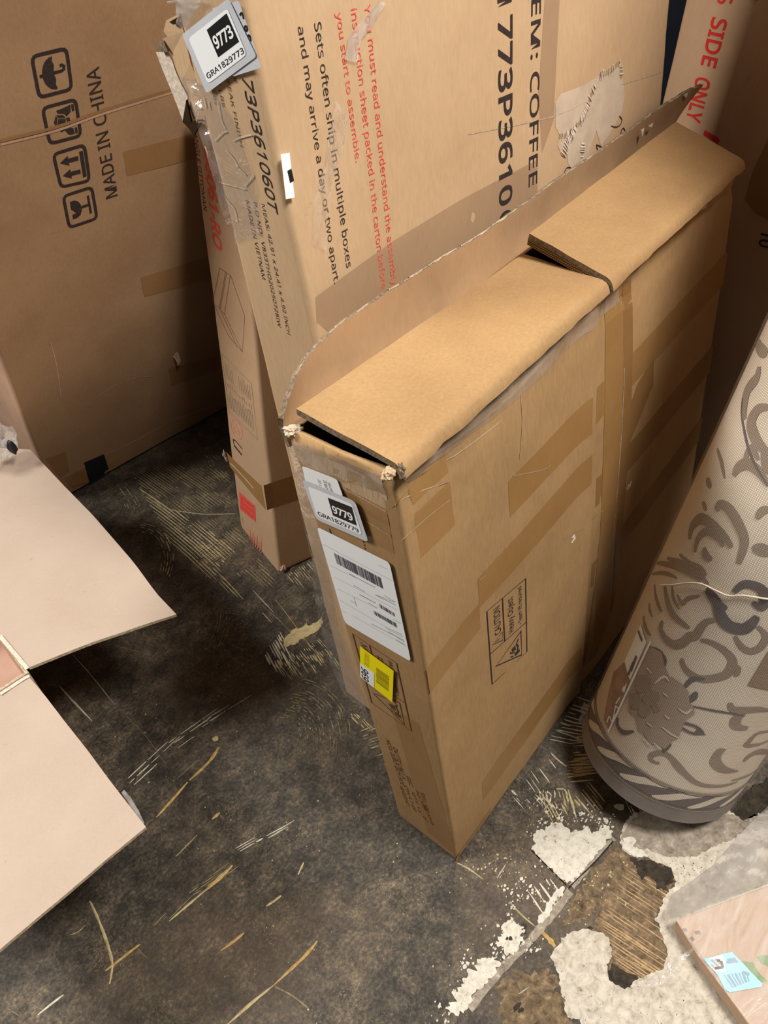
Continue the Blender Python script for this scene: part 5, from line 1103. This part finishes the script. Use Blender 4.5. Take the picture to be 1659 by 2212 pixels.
for px, wd in ((U([(745, 525), (728, 580), (760, 650), (830, 705), (900, 695), (960, 645), (1010, 635), (1060, 560), (1110, 520), (1190, 510)]), 52), (U([(1050, 670), (1130, 690), (1220, 740), (1290, 810), (1298, 870), (1250, 945), (1150, 975), (1050, 980), (960, 935), (910, 870), (900, 820)]), 50), (U([(1290, 860), (1345, 890), (1335, 945), (1310, 950)]), 26),
                (U([(760, 230), (775, 340), (810, 440), (870, 510), (960, 575)]), 44), (U([(820, 240), (830, 340), (880, 430)]), 22), (U([(680, 230), (690, 330), (720, 420), (740, 450)]), 26), (U([(640, 380), (640, 430), (660, 490)]), 22), (U([(590, 480), (610, 580), (650, 640)]), 28),
                (U([(1320, 640), (1370, 720), (1440, 760), (1520, 730), (1565, 640), (1500, 560)]), 44), (U([(1280, 1170), (1300, 1220), (1390, 1230), (1500, 1225), (1600, 1230)]), 52), (U([(1400, 1240), (1330, 1300), (1330, 1360), (1420, 1375)]), 60), (U([(1600, 1395), (1500, 1415), (1430, 1480), (1415, 1510), (1500, 1505), (1590, 1470)]), 34),
                (U([(720, 1655), (655, 1630), (660, 1585), (760, 1575), (850, 1650), (940, 1755), (1040, 1820), (1200, 1835), (1340, 1800)]), 40), (U([(790, 1590), (860, 1690), (930, 1760)]), 30), (U([(1390, 1640), (1440, 1590), (1520, 1560), (1590, 1560)]), 50), (U([(1290, 1790), (1400, 1760), (1500, 1700)]), 24),
                (U([(700, 60), (830, 80), (950, 130), (1050, 200)]), 40), (U([(780, 20), (900, 60), (1020, 130), (1110, 230)]), 34), (U([(880, -10), (960, 60), (1050, 100), (1090, 160)]), 30), (U([(660, 150), (760, 140), (860, 180)]), 24), (U([(860, 310), (900, 380), (950, 340), (1040, 320)]), 26),
                (Y([(1570, 370), (1545, 470), (1470, 570), (1440, 700), (1440, 830)]), 70), (Y([(1660, 720), (1560, 740), (1500, 850), (1530, 980), (1600, 1080), (1680, 1130)]), 64), (Y([(1345, 1320), (1390, 1245), (1470, 1215), (1560, 1280), (1650, 1400)]), 60), (Y([(1195, 1620), (1230, 1565), (1310, 1610), (1390, 1740), (1440, 1890), (1390, 2080)]), 60),
                (Y([(965, 1870), (985, 1760), (1060, 1690), (1160, 1740), (1270, 1850), (1330, 1940)]), 60), (Y([(1010, 1980), (1040, 1860), (1110, 1800), (1200, 1850), (1260, 1930)]), 40), (Y([(1090, 1940), (1110, 2010), (1160, 2040)]), 44), (Y([(1205, 1080), (1240, 1190), (1270, 1340)]), 26), (Y([(1545, 1690), (1600, 1620), (1680, 1600)]), 40), (Y([(1510, 1950), (1600, 1960), (1680, 1990)]), 70), (Y([(1115, 1340), (1150, 1420)]), 40), (Y([(1080, 1540), (1110, 1620)]), 30),
                (Y([(1530, 130), (1590, 230), (1640, 260)]), 60), (Y([(1440, 1180), (1500, 1080), (1560, 1180)]), 40), (Y([(1600, 1120), (1640, 1250), (1700, 1300)]), 50)):
    g.ribbon(px, wd * PXM / 3.5, 6)
# unseen side keeps the same running scrolls
rd = random.Random(11)
for i in range(26):
    a = rd.uniform(.62, 1.0) * math.pi * RR0 * rd.choice((-1, 1)); t = rd.uniform(.15, LR - .1); s = rd.choice((-1, 1)); g.ribbon([(a + s * .03 * math.cos(q) * (1 - q / 9), t + .03 * math.sin(q) * (1 - q / 9)) for q in [x * .7 for x in range(8)]], .012, 3, True, True)
for i in range(18):
    a = rd.uniform(-.45, .6) * math.pi * RR0; t = rd.uniform(.80, LR - .05); s = rd.choice((-1, 1)); g.ribbon([(a + s * .03 * math.cos(q) * (1 - q / 9), t + .03 * math.sin(q) * (1 - q / 9)) for q in [x * .7 for x in range(8)]], .012, 3, True, True)
g.fill(U([(1250, 1540), (1180, 1540), (1118, 1630), (1140, 1690), (1220, 1730), (1350, 1715), (1250, 1680), (1205, 1610)]), 3)
for p_, f_s in pieces(g.p, g.f): rug_mesh('scroll', p_, f_s, M['rug_taupe'], 0.0006)
g = RugGeo()
g.ribbon(U([(1100, 255), (1170, 350), (1210, 480), (1280, 560), (1390, 580), (1460, 530), (1495, 480)]), 74 * PXM / 3.7); g.ribbon(U([(1310, 290), (1400, 225), (1520, 260), (1562, 340), (1530, 410), (1460, 370)]), 60 * PXM / 3.7)
g.ribbon(U([(1090, 280), (1180, 380), (1260, 420)]), 50 * PXM / 3.7); g.ribbon(U([(1080, 980), (980, 985), (915, 1060)]), 30 * PXM / 3.7)
g.ribbon(Y([(1430, 640), (1418, 760), (1440, 920), (1490, 1120), (1570, 1280), (1660, 1420)]), 16 * PXM / 3.9); g.ribbon(U([(955, 1190), (1100, 1222), (1280, 1252), (1400, 1275)]), 16 * PXM / 3.7); g.ribbon(U([(640, 730), (720, 760), (765, 830), (755, 895)]), 26 * PXM / 3.7); g.ribbon(U([(930, 1165), (985, 1130), (1015, 1085)]), 40 * PXM / 3.7); g.ribbon(U([(745, 1565), (790, 1500), (775, 1465)]), 36 * PXM / 3.7)
g.ribbon(U([(390, 1290), (385, 1350), (430, 1405), (515, 1400)]), 36 * PXM / 3.7); g.fill(U([(1030, 1370), (1090, 1428), (985, 1415)]))
g.ribbon(U([(920, 1330), (1010, 1360), (1060, 1410), (980, 1412), (900, 1372)]), 20 * PXM / 3.7, 6, False)
for p_, f_s in pieces(g.p, g.f): rug_mesh('dark_scroll', p_, f_s, M['rug_dark'], 0.0009)
g = RugGeo(); g.fill(U([(600, 780), (660, 728), (740, 770), (762, 880), (800, 960), (850, 985), (890, 1012), (950, 1080), (960, 1170), (990, 1200), (1000, 1260), (930, 1310), (900, 1370), (870, 1450), (820, 1480), (760, 1540), (700, 1500), (650, 1505), (600, 1420), (560, 1390), (540, 1290), (480, 1230), (478, 1100), (540, 1000), (560, 900)])); g.build('flower', M['rug_rose'], 0.0010)
g = RugGeo()
for px in ([(560, 955), (620, 950), (655, 1010), (640, 1070), (560, 1090), (530, 1010)], [(478, 1110), (540, 1090), (580, 1150), (565, 1215), (500, 1210)], [(640, 1065), (710, 1090), (720, 1150), (650, 1190), (585, 1140)], [(570, 1190), (640, 1185), (655, 1240), (610, 1290), (555, 1260)]): g.fill(U(px), 3)
g.fill(U([(650, 1150), (700, 1180), (725, 1240), (680, 1250)]))
g.build('flower_petals', M['rug_taupe'], 0.0015)
g = RugGeo()
for px in ([(625, 890), (662, 935)], [(750, 1088), (790, 1122)], [(762, 1265), (802, 1300)], [(622, 1325), (665, 1362)], [(470, 1240), (490, 1285)], [(870, 1210), (930, 1250), (980, 1215)], [(590, 1440), (660, 1520)], [(680, 1490), (740, 1540)], [(740, 1360), (820, 1420), (880, 1450)], [(680, 1020), (760, 960), (800, 1000)]): g.ribbon(U(px), 16 * PXM / 3.7, 3, True)
g.build('pale_flecks', M['rug'], 0.0016)
g = RugGeo(); g.fill(U([(1640, 700), (1582, 760), (1420, 1030), (1640, 1075)])); g.build('brown_panel', M['rug_brown'], 0.0009)
# paper tag slipped under the film
g = RugGeo(); g.fill(U([(578, 548), (622, 690), (490, 992), (448, 840)])); tag_ = g.build('paper_tag', M['paper'], 0.0016)
g = RugGeo(); g.fill(U([(448, 850), (488, 1000), (322, 1392), (280, 1310), (360, 930)])); g.build('tag_picture', M['rug_pink'], 0.0016)
g = RugGeo(); g.ribbon(U([(660, 680), (490, 1040), (318, 1405)]), 14 * PXM / 3.7, 3, False); g.build('tag_edge', M['paper'], 0.0022)
g = RugGeo()
for px in ([(560, 600), (590, 680)], [(480, 950), (520, 850)], [(500, 920), (545, 800)]): g.ribbon(U(px), 20 * PXM / 3.7, 2, False)
g.build('tag_print', M['mid_print'], 0.0022)
g = RugGeo()
for px in ([(310, 1330), (330, 1280), (350, 1320), (370, 1250), (380, 1200), (400, 1220)], [(430, 1080), (450, 1040), (440, 1100), (465, 1020)], [(380, 1180), (400, 1150), (412, 1130)]): g.ribbon(U(px), 10 * PXM / 3.7, 3, False)
g.build('tag_print', M['paper'], 0.0022)
# twine round the roll
tw = [rug_uv(*q) for q in U([(745, 240), (850, 232), (960, 215), (1070, 222), (1180, 272), (1280, 312), (1400, 308), (1600, 335)])]; tw = smoothline(tw, 5)
bm = bmesh.new(); rings = []
for i, (a, t) in enumerate(tw):
    c = rug_p(TH0 + a / RR0, t, RR0 + .0035); n = (c - (base + AD * t)).normalized(); a2, t2 = tw[min(i + 1, len(tw) - 1)]; a1, t1 = tw[max(i - 1, 0)]
    d = (rug_p(TH0 + a2 / RR0, t2) - rug_p(TH0 + a1 / RR0, t1)).normalized(); s = d.cross(n); rings.append([bm.verts.new(c + (n * math.cos(q) + s * math.sin(q)) * .0011) for q in [k * math.pi / 3 for k in range(6)]])
for r1_, r2_ in zip(rings, rings[1:]):
    for k in range(6): bm.faces.new([r1_[k], r1_[(k + 1) % 6], r2_[(k + 1) % 6], r2_[k]])
bmesh.ops.recalc_face_normals(bm, faces=bm.faces); vs, fs = bm_data(bm); mesh_obj('twine', vs, fs, M['twine'], RG, smooth=True)
# clear film sleeve with wrinkles
pts = []; faces = []; vs = []; nn_, mm_ = 120, 90
for j in range(mm_ + 1):
    t = 0.004 + (LR - 0.01) * j / mm_
    for i in range(nn_):
        th = 2 * math.pi * i / nn_; p = rug_p(th, t); w_ = abs(nz(p, 26, 1.0)) * .0016 + max(0, nz(p, 9, 2.0)) * .0016 + (0.003 * max(0, 1 - t / .06)) * abs(nz(p, 45, 3)); vs.append(rug_p(th, t, RR0 + .0026 + w_))
for j in range(mm_):
    for i in range(nn_): k = j * nn_; faces.append([k + i, k + (i + 1) % nn_, k + nn_ + (i + 1) % nn_, k + nn_ + i])
mesh_obj('film_sleeve', vs, faces, M['film_rug'], RG, smooth=True)
wad('film_bunch', at_z(1272, 1545, .022), 0.020, M['film_tape'], RG, 7.0, (.7, .6, 1.2), 0.9, 3)

# ================================================================== the flat carton in stretch film, lower right
zt = 0.032; WA = at_z(1459, 1987, zt); wx = (at_z(1659, 1912, zt) - WA).normalized(); wy = (at_z(1573, 2150, zt) - WA).normalized()
bb = [WA, WA + wy * .30, WA + wy * .30 + wx * .42, WA + wx * .42]; tt = [V(p) for p in bb]; bb = [V((p.x, p.y, 0.0022)) for p in bb]
WC = thing('wrapped_carton', (WA + (wx * .42 + wy * .30) / 2) * 1.0, 'low flat carton wrapped in hazy stretch film with a light blue sticker', 'carton'); WC.location.z = 0; WC['_o'] = tuple(WC.location)
M['wrapped'] = card('kraft_pale', (186, 156, 130), (176, 146, 120), fibre=0.05)
bmW = shell(bb, tt, 0.02, 0.003, 0.0009, 31.0); bvW = to_bvh(bmW); vv, ff = bm_data(bmW); mesh_obj('carton_body', vv, ff, M['wrapped'], WC, smooth=True)
TW = Surf((WA.x, WA.y, zt), (0, 0, 1), bvW)
X4 = lambda pts: crop(1400, 1850, 6.11, pts)
g = Geo()
for px in ([(1225, 1385), (1300, 1390), (1380, 1400), (1480, 1560), (1580, 1650), (1500, 1670), (1380, 1545)], [(1430, 1330), (1500, 1300), (1600, 1310), (1720, 1420), (1640, 1470), (1500, 1420)]): fill_w(TW, g, [TW.px(*q) for q in X4(px)], 0.0010)
g.build('green_print', M['green_print'], WC)
g = Geo()
for px in ([(445, 980), (510, 965)], [(560, 1065), (600, 1110)], [(620, 1010), (690, 1000)]): stroke(TW, g, X4(px), 0.004, 0.0010)
g.build('dark_print', M['ink2'], WC)
def film_grid(name, a, b, mat, parent, n=40, m=16, amp=.004, seed=1.0):
    A_ = resample(a, n); B_ = resample(b, n); vs = []; fs = []
    for i in range(n + 1):
        for j in range(m + 1):
            p = A_[i].lerp(B_[j and i], j / m) if False else A_[i].lerp(B_[i], j / m); q = p + V((0, 0, amp * (0.4 + abs(nz((p.x * 3, p.y * 3, 0), 18, seed)) + 0.6 * abs(nz((p.x, p.y, 0), 60, seed))))); vs.append(q)
    for i in range(n):
        for j in range(m): k = i * (m + 1) + j; fs.append([k, k + 1, k + m + 2, k + m + 1])
    return mesh_obj(name, vs, fs, mat, parent, smooth=True)
film_grid('stretch_film', [at_z(u, v, zt + .004) for u, v in ((1440, 1990), (1523, 1960), (1600, 1930), (1720, 1885), (1900, 1820))], [at_z(u, v, .004) for u, v in ((1436, 1972), (1454, 1932), (1540, 1872), (1602, 1800), (1700, 1700))], M['film_haze'], WC, 40, 14, .004, 2.0)
film_grid('stretch_film', [at_z(u, v, zt + .003) for u, v in ((1459, 1987), (1505, 2062), (1573, 2152), (1640, 2240))], [at_z(u, v, zt + .003) for u, v in ((1659, 1910), (1760, 1960), (1830, 2060), (1900, 2160))], M['film_wrap'], WC, 30, 30, .0012, 5.0)
film_grid('film_tail', [at_z(u, v, z) for u, v, z in ((1512, 2000, zt + .006), (1520, 2030, .03), (1480, 2075, .02), (1430, 2130, .008))], [at_z(u, v, z) for u, v, z in ((1500, 2015, zt + .008), (1495, 2050, .024), (1440, 2085, .012), (1390, 2135, .004))], M['film_tape'], WC, 24, 6, .006, 7.0)
bs = poly(TW, [TW.px(*q) for q in X4([(730, 1372), (985, 1295), (1105, 1270), (1240, 1410), (1380, 1562), (1505, 1690), (1490, 1732), (1075, 1802), (1010, 1760), (960, 1660), (925, 1590), (880, 1530)])], 0.0050, M['blue'], 'blue_sticker', WC, 0.01); bs['label'] = 'light blue inventory sticker with a white corner'
poly(TW, [TW.px(*q) for q in X4([(735, 1372), (975, 1305), (1010, 1400), (1020, 1530), (885, 1525), (800, 1440)])], 0.0056, M['paper'], 'white_corner', bs, 0.01)
g = Geo()
for px in ([(780, 1380), (890, 1500)], [(830, 1370), (945, 1490)], [(880, 1365), (975, 1450)]): stroke(TW, g, X4(px), 0.003, 0.0060)
g.build('barcode', M['grey_print'], bs)
g = Geo()
for px in ([(905, 1382), (950, 1388)], [(880, 1490), (985, 1475)], [(960, 1390), (985, 1480)]): stroke(TW, g, X4(px), 0.003, 0.0062)
g.build('black_print', M['black'], bs)
g = Geo()
for a in range(7): stroke(TW, g, X4([(1000 + a * 48, 1575 - a * 8), (1120 + a * 34, 1745 - a * 14)]), 0.0030 if a % 2 else 0.0016, 0.0056)
stroke(TW, g, X4([(1030, 1410), (1180, 1395)]), 0.003, 0.0056); stroke(TW, g, X4([(1040, 1380), (1150, 1360)]), 0.003, 0.0056); stroke(TW, g, X4([(1240, 1540), (1330, 1570)]), 0.004, 0.0056)
g.build('barcode', M['blue_print'], bs)

# ================================================================== bundled film behind the pale flaps, at the left edge
FSc = thing('film_bundle', at_z(0, 960, .30) * 1.0, 'crumpled hazy film bundle lying behind the far pale flap of the open carton', 'film bundle')
wad('bundled_film', at_z(-14, 955, .335), 0.040, M['film_haze'], FSc, 12.0, (1, .8, .9), 0.5, 3); wad('dark_core', at_z(26, 966, .325), 0.015, M['black_tape'], FSc, 13.0, (.5, .6, 1.0), 0.4, 2)
for o in list(S.objects):
    if '_o' in o: del o['_o']
